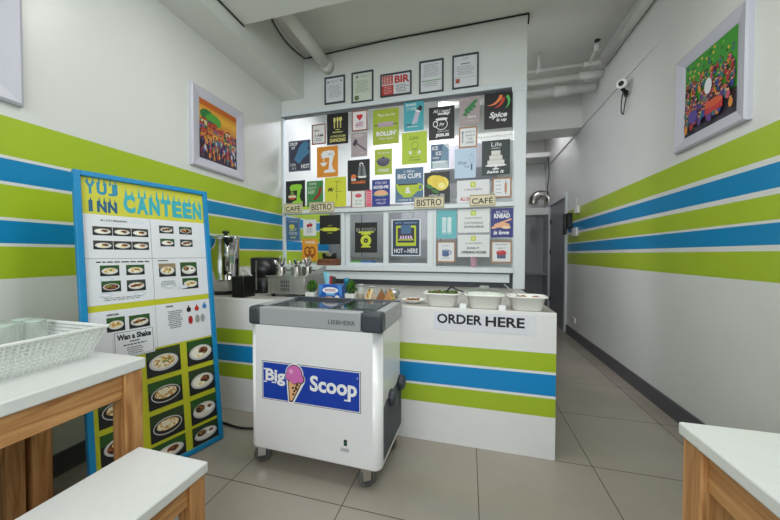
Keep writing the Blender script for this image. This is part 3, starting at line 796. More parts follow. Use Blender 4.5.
# ------------------------------------------------------------------ posters on the glass
K_, Wt = C(28, 28, 32), C(238, 238, 240)
def poster(TL, BR, label, base, draw, frame=None, lay=0, yp=None, name='poster', grp='kitchen posters on the window glass'):
    y = (YG if yp is None else yp)
    a = on(*TL, 1, y); c = on(*BR, 1, y); x0, x1, z0, z1 = a.x, c.x, c.z, a.z
    yb = y - lay * .008
    if frame:
        t = thing('framed_print', ((x0 + x1) / 2, yb, z0), label, 'poster', grp)
        b = B(); f = .013
        for q in ((x0, x0 + f, z0, z1), (x1 - f, x1, z0, z1), (x0 + f, x1 - f, z0, z0 + f), (x0 + f, x1 - f, z1 - f, z1)): b.box(q[0], q[1], yb - .010, yb, q[2], q[3], frame, .002)
        b.build('frame', t)
        p = Print((x0 + f, yb, z0 + f), (1, 0, 0), (0, 0, 1), x1 - x0 - 2 * f, z1 - z0 - 2 * f, .005, C(*base), .00025)
        draw(p); p.build('print', t)
        return t
    p = Print((x0, yb, z0), (1, 0, 0), (0, 0, 1), x1 - x0, z1 - z0, .003, C(*base), .00025)
    draw(p)
    return tag(p.build(name, loc=((x0 + x1) / 2, yb, z0)), label, 'poster', grp)
fr_brown, fr_tan, fr_blk = M('brown print frame', (150, 104, 88), .5), M('tan wood print frame', (176, 130, 92), .5), M('white print frame', (224, 226, 230), .4)
def T(p, s, u0, v0, u1, v1, m=None, bold=.03): p.text(s, u0, v0, u1, v1, m or Wt, bold)
def d_drop(p):
    p.rect(.03, .02, .97, .98, C(150, 156, 176)).rect(.045, .03, .955, .97, C(58, 58, 80))
    p.poly([(.26, .38), (.5, .23), (.66, .40), (.92, .55), (.96, .66), (.86, .68), (.95, .86), (.84, .95), (.66, .93), (.50, .80)], C(74, 128, 166))
    T(p, 'DROP', .07, .84, .42, .95); T(p, 'IT', .15, .72, .32, .81); T(p, 'HOT', .58, .08, .95, .22); p.text('Like', .08, .18, .34, .28, Wt, .0, .3); p.text("it's", .14, .07, .36, .15, Wt, 0, .3)
def d_iam(p): p.rect(.1, .68, .55, .74, C(160, 120, 110)); T(p, 'I AM', .2, .36, .85, .5, K_); lines(p, C(110, 110, 116), .15, .85, .24, 2, .1)
def d_uten(p):
    c = C(222, 214, 130)
    p.rect(.33, .52, .38, .72, c).rect(.31, .72, .41, .86, c); p.rect(.48, .52, .53, .74, c).ell(.505, .8, .05, .08, c); p.rect(.62, .52, .67, .72, c).ell(.645, .8, .075, .075, c)
    p.rect(.40, .455, .62, .475, c); lines(p, c, .22, .8, .37, 1, .1); T(p, 'IN THIS KITCHEN', .18, .22, .88, .29, c, .02); T(p, 'DANCING', .14, .07, .88, .19, c, .04)
def d_heart(p):
    r = C(206, 40, 44); p.circ(.40, .74, .13, r).circ(.60, .74, .13, r).poly([(.285, .69), (.715, .69), (.5, .5)], r)
    T(p, 'I LOVE', .25, .34, .75, .43, C(150, 60, 130)); T(p, 'BERRY', .2, .2, .8, .32, C(180, 60, 140)); lines(p, C(120, 110, 130), .2, .8, .13, 1, .06)
def d_gavel(p):
    T(p, 'BEEF', .2, .82, .75, .93, C(222, 214, 212), .0); p.line([(.3, .58), (.92, .25)], .07, C(66, 58, 70)); p.poly([(.1, .53), (.28, .75), (.42, .64), (.24, .42)], C(66, 58, 70))
    p.line([(.12, .56), (.26, .73)], .05, C(100, 92, 104)); lines(p, C(210, 200, 200), .5, .85, .14, 1, .06)
def d_roll(p):
    p.text('They see me', .18, .78, .85, .88, Wt, 0, .3); p.rect(.05, .545, .95, .57, C(70, 60, 66)); p.rect(.2, .50, .80, .63, C(186, 164, 180)).rect(.2, .52, .8, .54, C(166, 146, 162)); T(p, "ROLLIN'", .14, .24, .90, .38, Wt, .04); p.text('they hatin', .25, .12, .80, .2, Wt, 0, .3)
def mixer(p, c, s=0, o=0.0):
    p.poly([(.24 + o, .62), (.2 + o, .76), (.30 + o, .85), (.62, .87), (.82, .84), (.86, .70), (.72, .64)], c); p.poly([(.60, .66), (.80, .66), (.72, .40), (.80, .2), (.55, .2), (.58, .40)], c); p.rect(.34 + o, .14, .88, .20, c).ell(.62, .2, .24, .05, c)
    p.rect(.32 + o, .48, .36 + o, .64, c)
def d_mix(p):
    mixer(p, Wt); p.rect(.16, .44, .5, .475, Wt); p.poly([(.2, .44), (.46, .44), (.40, .36), (.26, .36)], Wt); lines(p, C(140, 150, 170), .52, .82, .76, 2, .05)
def d_grate(p):
    p.rect(.52, .82, .74, .86, C(70, 70, 76)); p.ell(.63, .84, .09, .06, Wt); p.ell(.63, .835, .055, .035, K_); p.poly([(.52, .80), (.78, .80), (.86, .46), (.46, .46)], C(120, 124, 132)); p.poly([(.60, .80), (.68, .80), (.70, .46), (.58, .46)], C(70, 74, 82))
    p.poly([(.46, .46), (.86, .46), (.82, .40), (.52, .40)], Wt); p.ell(.28, .46, .12, .07, C(226, 120, 60)); T(p, 'be', .18, .32, .38, .42); T(p, 'Grateful', .18, .22, .80, .33, C(226, 120, 60), .03)
def d_stew(p):
    p.text('You have me', .15, .82, .85, .9, Wt, 0); p.ell(.5, .5, .36, .18, C(84, 78, 100)); p.rect(.16, .48, .84, .58, C(84, 78, 100)); p.ell(.5, .58, .35, .08, C(104, 98, 122)); p.ell(.5, .66, .08, .05, C(84, 78, 100)); p.rect(.06, .53, .94, .56, C(84, 78, 100)); T(p, 'STEWED', .18, .1, .84, .22, Wt, .02)
def d_blackmix(p):
    g = C(150, 214, 60); mixer(p, g); p.ell(.34, .38, .2, .1, C(200, 90, 60)); p.rect(.14, .36, .54, .44, C(226, 222, 200)); p.ell(.34, .52, .1, .07, C(120, 150, 60))
def d_chili(p):
    T(p, 'SOME', .14, .84, .6, .93, Wt, 0); T(p, 'LIKE IT', .08, .68, .6, .78, C(220, 230, 210), 0); T(p, 'HOT', .1, .5, .5, .64, C(220, 230, 210), .03)
    r = C(160, 40, 36); p.poly([(.92, .72), (.78, .74), (.68, .5), (.46, .34), (.36, .26), (.56, .28), (.78, .4), (.88, .56)], r); p.poly([(.80, .72), (.92, .72), (.94, .86), (.88, .86)], C(60, 110, 50))
def d_yel(p):
    p.text('Mr', .14, .52, .46, .66, K_, .01, .3); p.rect(.56, .2, .575, .86, C(90, 96, 50)); lines(p, C(100, 104, 60), .46, .72, .84, 1, .05); lines(p, C(110, 112, 60), .5, .9, .5, 1, .05)
    for v in (.3, .38, .6, .7): p.rect(.52, v, .62, v + .012, C(90, 96, 50), False)
    p.k += 1
def d_lips(p): r = C(200, 44, 66); p.ell(.5, .72, .26, .12, r); p.poly([(.22, .76), (.5, .68), (.78, .76), (.5, .82)], C(230, 110, 120)); T(p, 'EAT ME', .24, .32, .78, .46, C(130, 150, 130), .0); lines(p, C(130, 150, 140), .2, .8, .22, 2, .09)
def d_pie(p):
    T(p, 'YOU SAY', .16, .83, .86, .93, Wt, 0); T(p, 'GOOD-PIE', .08, .66, .92, .78, Wt, .04); p.ell(.5, .44, .40, .17, C(236, 180, 140), a0=0, a1=PI); p.ell(.5, .44, .42, .07, C(120, 180, 150)); p.ell(.5, .46, .37, .06, C(236, 180, 140)); p.text('and i say', .2, .2, .8, .29, Wt, 0, .3); T(p, 'HELLO!', .28, .08, .76, .16, Wt, 0)
def d_shake(p):
    T(p, 'SHAKE', .1, .85, .62, .94, Wt, .02); T(p, 'IT OFF', .14, .70, .62, .80, Wt, 0); p.poly([(.4, .22), (.66, .26), (.80, .62), (.62, .70)], C(196, 190, 210)); p.poly([(.62, .70), (.82, .60), (.92, .72), (.78, .82)], K_); p.ell(.82, .76, .1, .08, K_); p.ell(.7, .66, .16, .03, Wt, rot=-.4); p.line([(.4, .22), (.1, .22)], .05, C(70, 70, 100)); lines(p, Wt, .15, .85, .13, 1, .06)
def d_jesus(p):
    p.text('All i need', .16, .82, .84, .92, Wt, .01, .2); p.text('today', .34, .72, .84, .83, Wt, .05, .2); p.ell(.5, .46, .24, .17, Wt).ell(.5, .46, .215, .15, K_); p.ell(.26, .48, .1, .1, Wt).ell(.26, .48, .07, .07, K_); p.rect(.3, .58, .7, .6, Wt); p.ell(.5, .62, .24, .04, Wt); p.text('Joy', .4, .40, .62, .52, Wt, .02, .3)
    T(p, 'WITH A LITTLE', .34, .22, .78, .27, Wt, 0); T(p, 'JESUS', .26, .06, .80, .18, Wt, .05)
def d_thyme(p):
    g = C(52, 128, 72); T(p, 'It is', .1, .88, .5, .95, C(206, 196, 196), 0); p.line([(.22, .38), (.8, .78)], .05, g)
    for k in range(8): p.ell(.3 + k * .07, .42 + k * .045 + (.08 if k % 2 else -.05), .12, .06, g, 9, rot=.5 if k % 2 else -.3)
    p.text('thyme', .42, .22, .82, .32, Wt, .02, .2); lines(p, C(206, 196, 196), .3, .75, .12, 1, .06)
def crescent(p, c, u, v, r, a0, a1, w0, m):
    pts = []; q = []
    for k in range(11):
        a = a0 + (a1 - a0) * k / 10; t = w0 * (1 - (k / 10) ** 1.6) + .004
        pts.append((u + (r + t) * math.cos(a), v + (r + t) * math.sin(a) * .8)); q.append((u + (r - t) * math.cos(a), v + (r - t) * math.sin(a) * .8))
    p.poly(pts + q[::-1], m)
def d_spice(p):
    crescent(p, 0, .18, 1.02, .44, -.25, -1.75, .055, C(236, 130, 70)); crescent(p, 0, .34, .86, .34, .0, -1.5, .055, C(206, 66, 44)); crescent(p, 0, .60, .74, .28, .75, -1.0, .045, C(90, 200, 100)); p.text('Spice', .18, .26, .82, .47, Wt, .03, .3); p.text('it up', .44, .17, .80, .28, Wt, .03, .1)
def d_love(p):
    gcol = C(90, 110, 30); p.text('Love', .3, .76, .66, .90, gcol, .0, .3); p.circ(.52, .58, .14, gcol).circ(.52, .58, .125, C(180, 204, 50)); p.line([(.52, .46), (.52, .28)], .015, gcol); p.line([(.3, .3), (.44, .46), (.6, .46), (.76, .3)], .015, gcol); p.ell(.34, .36, .05, .06, Wt); p.ell(.7, .36, .05, .06, Wt); lines(p, gcol, .3, .76, .2, 1, .05); T(p, 'KITCHEN', .28, .1, .74, .145, gcol, .02)
def d_what(p): p.rect(.12, .2, .2, .7, C(150, 160, 170)); p.ell(.16, .76, .07, .1, C(150, 160, 170)); T(p, 'WHAT IS', .32, .74, .9, .84, K_, 0); T(p, 'WHAT IS', .34, .54, .9, .64, K_, 0); T(p, 'FOR', .5, .36, .8, .45, K_, 0); T(p, 'DINNER', .4, .16, .86, .26, K_, 0)
def d_ice(p): p.poly([(.66, 1), (1, 1), (1, .76)], C(214, 220, 226)); p.poly([(.04, .3), (.54, .3), (.66, .98), (.04, .98)], C(74, 104, 136)); T(p, 'ICE', .08, .76, .40, .92, Wt, .03); T(p, 'ICE', .28, .54, .58, .70, Wt, .03); p.text('baby', .1, .36, .5, .5, Wt, .0, .3); p.poly([(.1, .26), (.95, .2), (.95, 0), (.1, 0)], C(196, 210, 216)); p.ell(.5, .26, .46, .05, C(226, 234, 238))
def d_whisk(p):
    nv = C(60, 80, 120); p.text('Whisk', .14, .46, .58, .58, nv, .0, .3); T(p, 'IT UP', .46, .34, .70, .42, nv, .0); p.rect(.77, .26, .84, .46, nv); p.ell(.80, .64, .1, .18, C(150, 176, 206)).ell(.80, .64, .075, .155, C(190, 212, 234)); p.rect(.795, .46, .805, .8, C(150, 176, 206))
def d_cake(p):
    T(p, 'Life', .34, .82, .70, .94, Wt, 0); lines(p, Wt, .3, .72, .76, 1, .05)
    for u0, u1, v0, v1 in ((.34, .66, .56, .70), (.27, .73, .42, .56), (.2, .8, .28, .42)): p.rect(u0, v0, u1, v1, C(222, 222, 216)); [p.ell(u0 + (u1 - u0) * (k + .5) / 5, v0 + .015, (u1 - u0) / 11, .025, C(200, 200, 196), 8, up=False) for k in range(5)]
    p.k += 1; p.ell(.5, .27, .38, .035, Wt); p.rect(.47, .18, .53, .27, Wt); p.ell(.5, .17, .13, .02, Wt); p.text('bake it', .18, .045, .80, .14, Wt, .03, .3)
def d_cups(p):
    g = C(180, 200, 50); p.text('i like', .3, .86, .68, .94, Wt, 0, .3); T(p, 'BIG CUPS', .08, .69, .92, .83, Wt, .03); p.ell(.86, .42, .14, .11, g).ell(.86, .43, .09, .07, C(84, 118, 150)); p.ell(.45, .5, .42, .33, g, a0=PI, a1=2 * PI); p.rect(.03, .48, .87, .54, g); p.rect(.1, .5, .8, .54, C(60, 60, 40)); p.ell(.45, .17, .2, .03, g); T(p, '&', .36, .26, .56, .44, Wt, .03); p.text('i cannot lie', .1, .04, .6, .12, Wt, 0, .3)
def d_lemon(p):
    y = C(240, 216, 80); p.ell(.42, .70, .30, .2, y, rot=-.3); p.ell(.68, .62, .28, .22, C(246, 226, 110), rot=.4); p.ell(.60, .66, .3, .2, C(236, 206, 70), rot=-.9); p.ell(.68, .56, .14, .1, C(250, 236, 150)); p.ell(.22, .54, .15, .06, C(70, 130, 60), rot=-.5); p.ell(.45, .38, .16, .06, C(60, 120, 50), rot=-.4); p.text('when life', .2, .22, .8, .3, Wt, 0, .3)
def d_paper_a(p): p.rect(.42, .68, .58, .92, C(190, 206, 60)).rect(.47, .74, .53, .86, C(226, 234, 150)); T(p, 'CANTEEN', .22, .54, .76, .62, C(70, 70, 76), .0); T(p, 'ALL DAY', .1, .1, .5, .26, C(196, 50, 56), .03)
def d_paper_b(p): p.rect(.42, .72, .58, .92, C(190, 206, 60)).rect(.47, .77, .53, .87, C(226, 234, 150)); T(p, 'CANTEEN', .22, .58, .76, .65, C(70, 70, 76), 0); T(p, 'CATERING', .2, .36, .8, .46, C(60, 60, 66), 0); T(p, 'AVAILABLE', .2, .2, .82, .3, C(60, 60, 66), .02)
def d_paper_c(p): p.rect(.42, .72, .58, .95, C(196, 206, 90)).rect(.47, .78, .53, .89, C(226, 234, 150)); T(p, 'CANTEEN', .24, .58, .76, .65, C(80, 80, 86), 0); T(p, 'DAILY', .3, .35, .7, .45, C(50, 50, 56), .02); T(p, 'OPENING HOURS', .12, .15, .9, .27, C(50, 50, 56), .04)
def d_pin(p): [lines(p, C(110, 130, 160), .1, .5, .85 - k * .22, 1, .1) for k in range(4)]; p.rect(.66, .24, .82, .74, C(206, 160, 130)); p.rect(.71, .1, .77, .9, C(186, 140, 112))
def d_q1(p): p.rect(.05, .03, .95, .97, C(150, 176, 200)).rect(.08, .05, .92, .95, C(66, 104, 146)); T(p, 'COOKING', .2, .82, .8, .9, C(206, 216, 226), 0); p.ell(.42, .64, .2, .1, C(206, 200, 90)); T(p, 'LIKE IT', .25, .44, .75, .56, C(206, 214, 150), .03); T(p, 'TASTES', .2, .28, .8, .4, C(206, 214, 226), .02); T(p, 'FUN', .34, .12, .7, .22, C(206, 214, 150), .02)
def d_cherry(p): r = C(180, 30, 60); p.circ(.36, .64, .15, r).circ(.62, .68, .15, r); p.line([(.36, .7), (.5, .88), (.62, .74)], .03, C(80, 60, 50)); T(p, 'CHERRY', .22, .36, .8, .46, C(140, 90, 120), .0); lines(p, C(120, 100, 130), .2, .8, .28, 3, .08)
def d_rpin(p): y = C(214, 216, 70); p.rect(.02, .49, .98, .54, y); p.rect(.16, .455, .84, .575, y); T(p, 'JUST', .40, .61, .62, .66, y, .0); p.text('roll it', .38, .37, .64, .42, y, .01, .3)
def d_pretz(p): T(p, 'TWISTED', .18, .78, .84, .90, Wt, .02); br = C(150, 80, 40); o = C(232, 160, 50); p.ell(.35, .42, .22, .24, br).ell(.35, .44, .13, .14, o); p.ell(.65, .42, .22, .24, br).ell(.65, .44, .13, .14, o); p.line([(.3, .14), (.62, .46)], .08, br); p.line([(.7, .14), (.38, .46)], .08, br)
def d_bless(p): y = C(206, 216, 60); T(p, 'BLESSED', .06, .70, .94, .82, C(150, 152, 140), .01); p.rect(.16, .655, .84, .70, y); p.poly([(.26, .60), (.74, .60), (.68, .655), (.32, .655)], y); p.rect(.46, .54, .54, .6, y); p.circ(.5, .40, .24, y).circ(.5, .40, .10, K_).circ(.5, .40, .03, y); p.ell(.5, .21, .2, .03, y); p.rect(.28, .17, .72, .2, y)
def d_hot(p):
    p.rect(.05, .03, .95, .97, C(34, 52, 84)); p.text("It's getting", .14, .86, .88, .93, C(130, 170, 210), .02, .1); g = C(190, 206, 40); p.rect(.16, .27, .84, .82, g); p.rect(.22, .36, .78, .76, C(58, 42, 66)); p.rect(.33, .6, .67, .84, C(70, 110, 150)); p.rect(.24, .42, .76, .45, g)
    for k in range(5): p.poly([(.28 + k * .095, .46), (.35 + k * .095, .46), (.36 + k * .08, .55), (.32 + k * .08, .55)], C(226, 200, 226), False)
    p.k += 1; T(p, 'HOT', .10, .08, .40, .2, Wt, .02); T(p, 'in', .44, .1, .52, .16, Wt, 0); T(p, 'HERE', .56, .08, .9, .2, Wt, .02)
def d_teal(p): w_ = C(214, 232, 234); p.rect(.28, .2, .48, .7, w_); p.rect(.54, .2, .74, .7, w_); p.ell(.38, .7, .12, .05, w_); p.ell(.64, .7, .12, .05, w_); p.text('shake', .3, .78, .72, .86, C(110, 170, 180), .0, .2); lines(p, C(160, 206, 210), .3, .5, .55, 4, .08); lines(p, C(220, 240, 240), .25, .8, .15, 1, .06)
def d_knead(p): T(p, 'ALL YOU', .22, .84, .80, .92, Wt, 0); T(p, 'KNEAD', .14, .66, .86, .82, Wt, .05); s = C(236, 180, 140); p.ell(.5, .42, .36, .09, s); p.ell(.2, .36, .18, .05, s, rot=.3); p.line([(.36, .48), (.92, .62)], .08, s); p.ell(.7, .34, .2, .05, C(246, 214, 180)); p.text('is love', .12, .1, .82, .24, Wt, .04, .2)
def d_mug(p): p.rect(.26, .3, .68, .6, C(84, 104, 150)); p.ell(.47, .3, .21, .06, C(84, 104, 150)); p.circ(.72, .46, .13, C(84, 104, 150)).circ(.72, .46, .08, C(226, 228, 232)); p.rect(.26, .3, .68, .6, C(84, 104, 150)); p.ell(.47, .6, .21, .04, C(170, 180, 206)); T(p, 'but first', .3, .8, .7, .86, C(90, 96, 110), 0); lines(p, C(90, 96, 110), .2, .8, .16, 1, .06)
def d_redmug(p): lines(p, C(70, 70, 80), .15, .85, .86, 1, .08); T(p, 'BAKE IT', .3, .66, .72, .73, C(70, 70, 80), 0); p.rect(.26, .16, .74, .4, C(84, 96, 130)); p.ell(.5, .46, .28, .13, C(196, 60, 66)); p.ell(.42, .52, .08, .05, C(226, 110, 110)); p.rect(.24, .38, .76, .43, C(170, 50, 60))
def d_pinksheet(p): lines(p, C(240, 190, 200), .1, .9, .8, 5, .14)
P_ = poster
P_((288.7, 141.7), (310.6, 170.4), 'dark slate poster with blue oven mitt reading DROP IT HOT', (58, 58, 80), d_drop)
P_((312, 125.2), (326, 143.8), 'small brown framed I AM print left of the black cutlery poster', (232, 230, 230), d_iam, fr_brown)
P_((327.1, 114.7), (348.3, 143.1), 'black poster with pale yellow fork, knife and spoon', (26, 26, 28), d_uten)
P_((352, 111.5), (367.7, 130.3), 'small brown framed print with red heart', (236, 230, 232), d_heart, fr_brown)
P_((351.2, 133.6), (367.3, 156), 'mauve grey poster with dark meat mallet', (172, 160, 164), d_gavel)
P_((373, 110.8), (398.8, 143), 'lime green poster with rolling pin reading ROLLIN', (164, 182, 52), d_roll)
P_((317, 147.6), (338, 176.3), 'orange poster with white stand mixer', (226, 146, 44), d_mix)
P_((348, 160.9), (370, 190), 'black poster with grey grater and orange Grateful lettering', (28, 28, 32), d_grate, lay=1)
P_((374.9, 150), (392, 174), 'small lime poster with purple stew pot', (170, 190, 60), d_stew)
P_((286, 181.5), (305.2, 206.6), 'black poster with lime green stand mixer behind left CAFÉ sign', (26, 28, 30), d_blackmix)
P_((307, 181.5), (323.2, 206.6), 'green poster with dark red chili pepper', (66, 136, 74), d_chili)
P_((325, 178), (346.2, 206.4), 'plain yellow poster with small black Mr script', (212, 216, 60), d_yel)
P_((351.2, 190.4), (366, 208), 'small framed print with red lips below the grater poster', (232, 232, 232), d_lips, fr_brown)
P_((366.4, 190), (371.6, 206.5), 'narrow pink sheet showing behind blue pie poster', (222, 96, 120), d_pinksheet)
P_((372.2, 180.3), (390, 206), 'royal blue poster with pie reading GOOD-PIE', (38, 52, 140), d_pie, lay=.5)
P_((404, 102.8), (423.7, 129.8), 'teal poster with tilted salt shaker', (72, 168, 182), d_shake)
P_((429, 108.2), (454.4, 138.3), 'black chalk poster with mug reading JESUS at the bottom', (26, 26, 30), d_jesus)
P_((459.2, 98.3), (479.5, 123.5), 'mauve poster with green thyme sprig', (170, 156, 158), d_thyme)
P_((484.4, 94.7), (512.2, 127), 'black poster with three chili peppers reading Spice it up', (20, 20, 22), d_spice)
P_((402, 133.5), (427, 163), 'lime poster with Love script and faint whisk figure', (180, 204, 50), d_love)
P_((458.9, 128), (477.2, 147), 'small wood framed print asking what is for dinner', (230, 232, 234), d_what, fr_tan)
P_((430.9, 145), (448.8, 167.6), 'small slate blue poster reading ICE ICE baby', (112, 146, 172), d_ice)
P_((454.7, 149.6), (475.7, 177.4), 'pale blue poster with whisk lettering', (190, 212, 234), d_whisk)
P_((482, 141.5), (509.9, 173.9), 'dark green poster with white tiered cake', (36, 52, 54), d_cake)
P_((395.5, 168.8), (423.3, 201.7), 'steel blue poster with green cup reading BIG CUPS', (84, 118, 150), d_cups)
P_((424.2, 173), (449.7, 202.5), 'black poster with yellow lemons', (32, 34, 36), d_lemon)
P_((457, 181), (489.4, 202), 'white Canteen paper notice with red line behind right CAFÉ sign', (228, 228, 232), d_paper_a, name='paper_notice')
P_((492.4, 178.3), (511.3, 197.2), 'framed white print with upright rolling pin', (230, 232, 236), d_pin, fr_tan)
G2 = 'kitchen posters on the lower window panes'
P_((286, 218.5), (300.4, 241.3), 'blue lettered poster at far left below the shelf rail', (66, 104, 146), d_q1, grp=G2)
P_((303.6, 219.7), (316.2, 235.9), 'small white print with two red cherries', (234, 234, 236), d_cherry, fr_blk, grp=G2)
P_((319.8, 215.6), (340.2, 244.3), 'black poster with yellow rolling pin', (22, 22, 24), d_rpin, grp=G2)
P_((302.2, 239), (317.8, 261), 'orange poster with brown pretzel', (232, 160, 50), d_pretz, grp=G2)
P_((355, 222.8), (377.2, 252.6), 'black poster with yellow kitchen scale reading BLESSED', (22, 22, 24), d_bless, yp=YP + .033, grp=G2)
P_((391.5, 219.4), (420.8, 256), 'navy poster with lime oven reading HOT in HERE', (206, 216, 226), d_hot, yp=YP + .010, grp=G2)
P_((436.8, 210.5), (456.5, 238.2), 'light teal poster with two pale shakers', (104, 186, 194), d_teal, grp=G2)
P_((457.8, 209.5), (489.4, 232.3), 'upper white Canteen paper notice on right lower pane', (228, 230, 230), d_paper_b, name='paper_notice', grp=G2)
P_((457.8, 235), (489.4, 257), 'lower white Canteen paper notice with opening hours', (228, 230, 230), d_paper_c, name='paper_notice', grp=G2)
P_((491, 208.6), (512.9, 237.3), 'indigo poster with kneading hands reading KNEAD is love', (52, 56, 132), d_knead, grp=G2)
P_((437, 241.3), (455.3, 262.5), 'small tan framed print with blue mug', (228, 230, 232), d_mug, fr_tan, grp=G2)
P_((491, 241), (511.7, 263), 'small tan framed print with red topped muffin cup', (228, 230, 232), d_redmug, fr_tan, grp=G2)
# signs standing on the middle rail
m_sign = M('cream sign board', (222, 212, 180), .5)
def stand_sign(text, x0px, x1px, label):
    a = on(x0px, 206, 1, YP - .04).x; c = on(x1px, 206, 1, YP - .04).x; h = .116
    p = Print((a, YP - .030, 1.675), (1, 0, 0), (0, 0, 1), c - a, h, .012, m_sign, .0003)
    bl = C(44, 36, 30); p.rect(.02, .05, .98, .95, bl).rect(.032, .09, .968, .91, m_sign); p.text(text, .09, .2, .91, .8, bl, .015)
    tag(p.build('shelf_sign', loc=((a + c) / 2, YP - .030, 1.675)), label, 'sign', 'cream signs on the middle rail')
stand_sign('CAF\u00c9', 284.2, 302.2, 'cream CAFÉ sign at left end of middle rail')
stand_sign('BISTRO', 309.4, 334, 'cream BISTRO sign below the green chili poster')
stand_sign('BISTRO', 414, 444.3, 'cream BISTRO sign below big cups and lemon posters')
stand_sign('CAF\u00c9', 469.5, 495.5, 'cream CAFÉ sign at right end of middle rail')

# ------------------------------------------------------------------ behind the glass
b = B(); b.box(XL + .003, 0.38, YP + .221, YP + .36, 1.02, 1.0656, m_white); b.box(XL + .003, .38, YP + .34, YP + .36, 0, 1.02, m_white)
sh = b.build('kitchen_worktop'); tag(sh, 'white worktop along the inside of the kitchen window', 'worktop')
yk = YP + .18
a = on(319, 266, 1, yk); c = on(339, 257, 1, yk)
b = B(); b.box(a.x, c.x, yk - .05, yk + .05, 1.0656, 1.142, wood('red brown wood', 0, (96, 52, 34), (140, 84, 56)), .004)
tag(b.build('wooden_box', loc=((a.x + c.x) / 2, yk, 1.0656)), 'brown wooden box behind glass below the rolling pin poster', 'box')
b = B(); cx = (a.x + c.x) / 2; z = 1.142
pts = [(-.07, 0), (.09, 0), (.09, .07), (.07, .075), (.045, .035), (.0, .03), (-.03, .05), (-.06, .075), (-.075, .06)]
for s_ in (-1,):
    va = [b.bm.verts.new((cx + u, yk - .025, z + v)) for u, v in pts]; vb = [b.bm.verts.new((cx + u, yk + .025, z + v)) for u, v in pts]
    i = b.mi(m_black); b.bm.faces.new(va).material_index = i; b.bm.faces.new(vb[::-1]).material_index = i
    for k in range(len(pts)): b.bm.faces.new((va[k], vb[k], vb[(k + 1) % len(pts)], va[(k + 1) % len(pts)])).material_index = i
b.lathe([(.028, -.02), (.028, .02)], (cx - .01, yk, z + .045), M('clear tape roll', (170, 160, 130), .3), 20, (0, 1, 0))
tag(b.build('tape_dispenser', loc=(cx, yk, z)), 'black tape dispenser on the brown wooden box', 'tape dispenser')
for x0p, x1p, c, lab in ((350.5, 362, (96, 176, 60), 'green plastic tray behind the left sliding window'), (362.5, 374.5, (40, 120, 190), 'blue plastic tray behind the left sliding window')):
    a = on(x0p, 258, 1, yk).x; c_ = on(x1p, 258, 1, yk).x
    b = B(); m = M('plastic %d' % c[0], c, .35); b.box(a, c_, yk - .06, yk + .06, 1.0656, 1.079, m)
    for q in ((a, a + .004, yk - .06, yk + .06), (c_ - .004, c_, yk - .06, yk + .06), (a, c_, yk - .06, yk - .056), (a, c_, yk + .056, yk + .06)): b.box(*q, 1.0656, 1.122, m)
    tag(b.build('plastic_tray', loc=((a + c_) / 2, yk, 1.0656)), lab, 'tray')
b = B(); b.lathe([(.03, 0), (.034, .02), (.034, .11), (.014, .14), (.014, .17), (.018, .172), (.018, .19)], (0, 0, 0), M('pink bottle', (214, 150, 160), .3), 20)
o = b.build('pink_bottle'); o.location = (on(474, 262, 1, YP + .16).x, YP + .16, 1.0656); tag(o, 'pale pink bottle behind glass under the lower Canteen notice', 'bottle')
b = B(); b.box(XL + .003, -.1, 4.2, 4.598, 0, .88, m_steelgrey); b.box(XL + .003, .3, 4.35, 4.598, 1.15, 1.95, m_steelgrey); b.box(-.1, .3, 4.2, 4.598, 0, .88, m_steelgrey)
for x in (-1.6, -1.2, -.8, -.4, .0): b.box(x, x + .01, 4.345, 4.352, 1.16, 1.94, m_dark); b.box(x, x + .01, 4.195, 4.202, .05, .86, m_dark)
tag(b.build('kitchen_cabinets', loc=(-.9, 4.4, 0)), 'grey kitchen cabinets on the back wall behind the window', 'cabinet')
b = B(); i = b.mi(m_hood)
lo = [b.bm.verts.new(p) for p in ((-.45, 3.6, 2.05), (.30, 3.6, 2.05), (.30, 4.59, 2.05), (-.45, 4.59, 2.05))]; mid = [b.bm.verts.new((v.co.x, v.co.y, 2.2)) for v in lo]; hi = [b.bm.verts.new(p) for p in ((-.15, 4.2, 2.75), (.1, 4.2, 2.75), (.1, 4.59, 2.75), (-.15, 4.59, 2.75))]
b.bm.faces.new(lo[::-1]).material_index = i; b.bm.faces.new(hi).material_index = i
for A, Q in ((lo, mid), (mid, hi)):
    for k in range(4): b.bm.faces.new((A[k], A[(k + 1) % 4], Q[(k + 1) % 4], Q[k])).material_index = i
tag(b.build('range_hood', loc=(-.1, 4.2, 2.05)), 'grey range hood seen through the right part of the window', 'range hood')
# ------------------------------------------------------------------ things on the counter
Zc = CT
def at(px, py, y): return on(px, py, 1, y)
# hot water urn
u0 = Vector((on(226, 270, 1, 2.1).x, 2.1, Zc)); ur = thing('water_urn', u0, 'tall polished steel hot water urn with black lid knob', 'urn')
b = B(); b.lathe([(.088, .03), (.104, .032), (.104, .12), (.106, .122), (.106, .128), (.104, .13), (.104, .455), (.107, .46), (.107, .47)], u0, m_chrome, 40); b.build('urn_body', ur)
b = B(); b.lathe([(.09, 0), (.092, .032)], u0, m_black, 32); b.build('urn_base', ur)
b = B(); b.lathe([(.107, .470), (.104, .482), (.07, .492), (.02, .494)], u0, m_chrome, 40); o = b.build('urn_lid', ur)
b = B(); b.lathe([(.012, .492), (.012, .508), (.028, .512), (.028, .526), (.018, .532)], u0, m_black, 20); b.build('lid_knob', o)
hx = u0 + Vector((.085, -.075, 0))
b = B(); b.box(hx.x - .022, hx.x + .04, hx.y - .025, hx.y + .025, Zc + .43, Zc + .475, m_black, .01); b.build('side_handle', ur)
b = B(); b.cyl((hx.x, hx.y, Zc + .2), (hx.x, hx.y, Zc + .43), .017, m_chrome, 16); b.build('level_tube', ur)
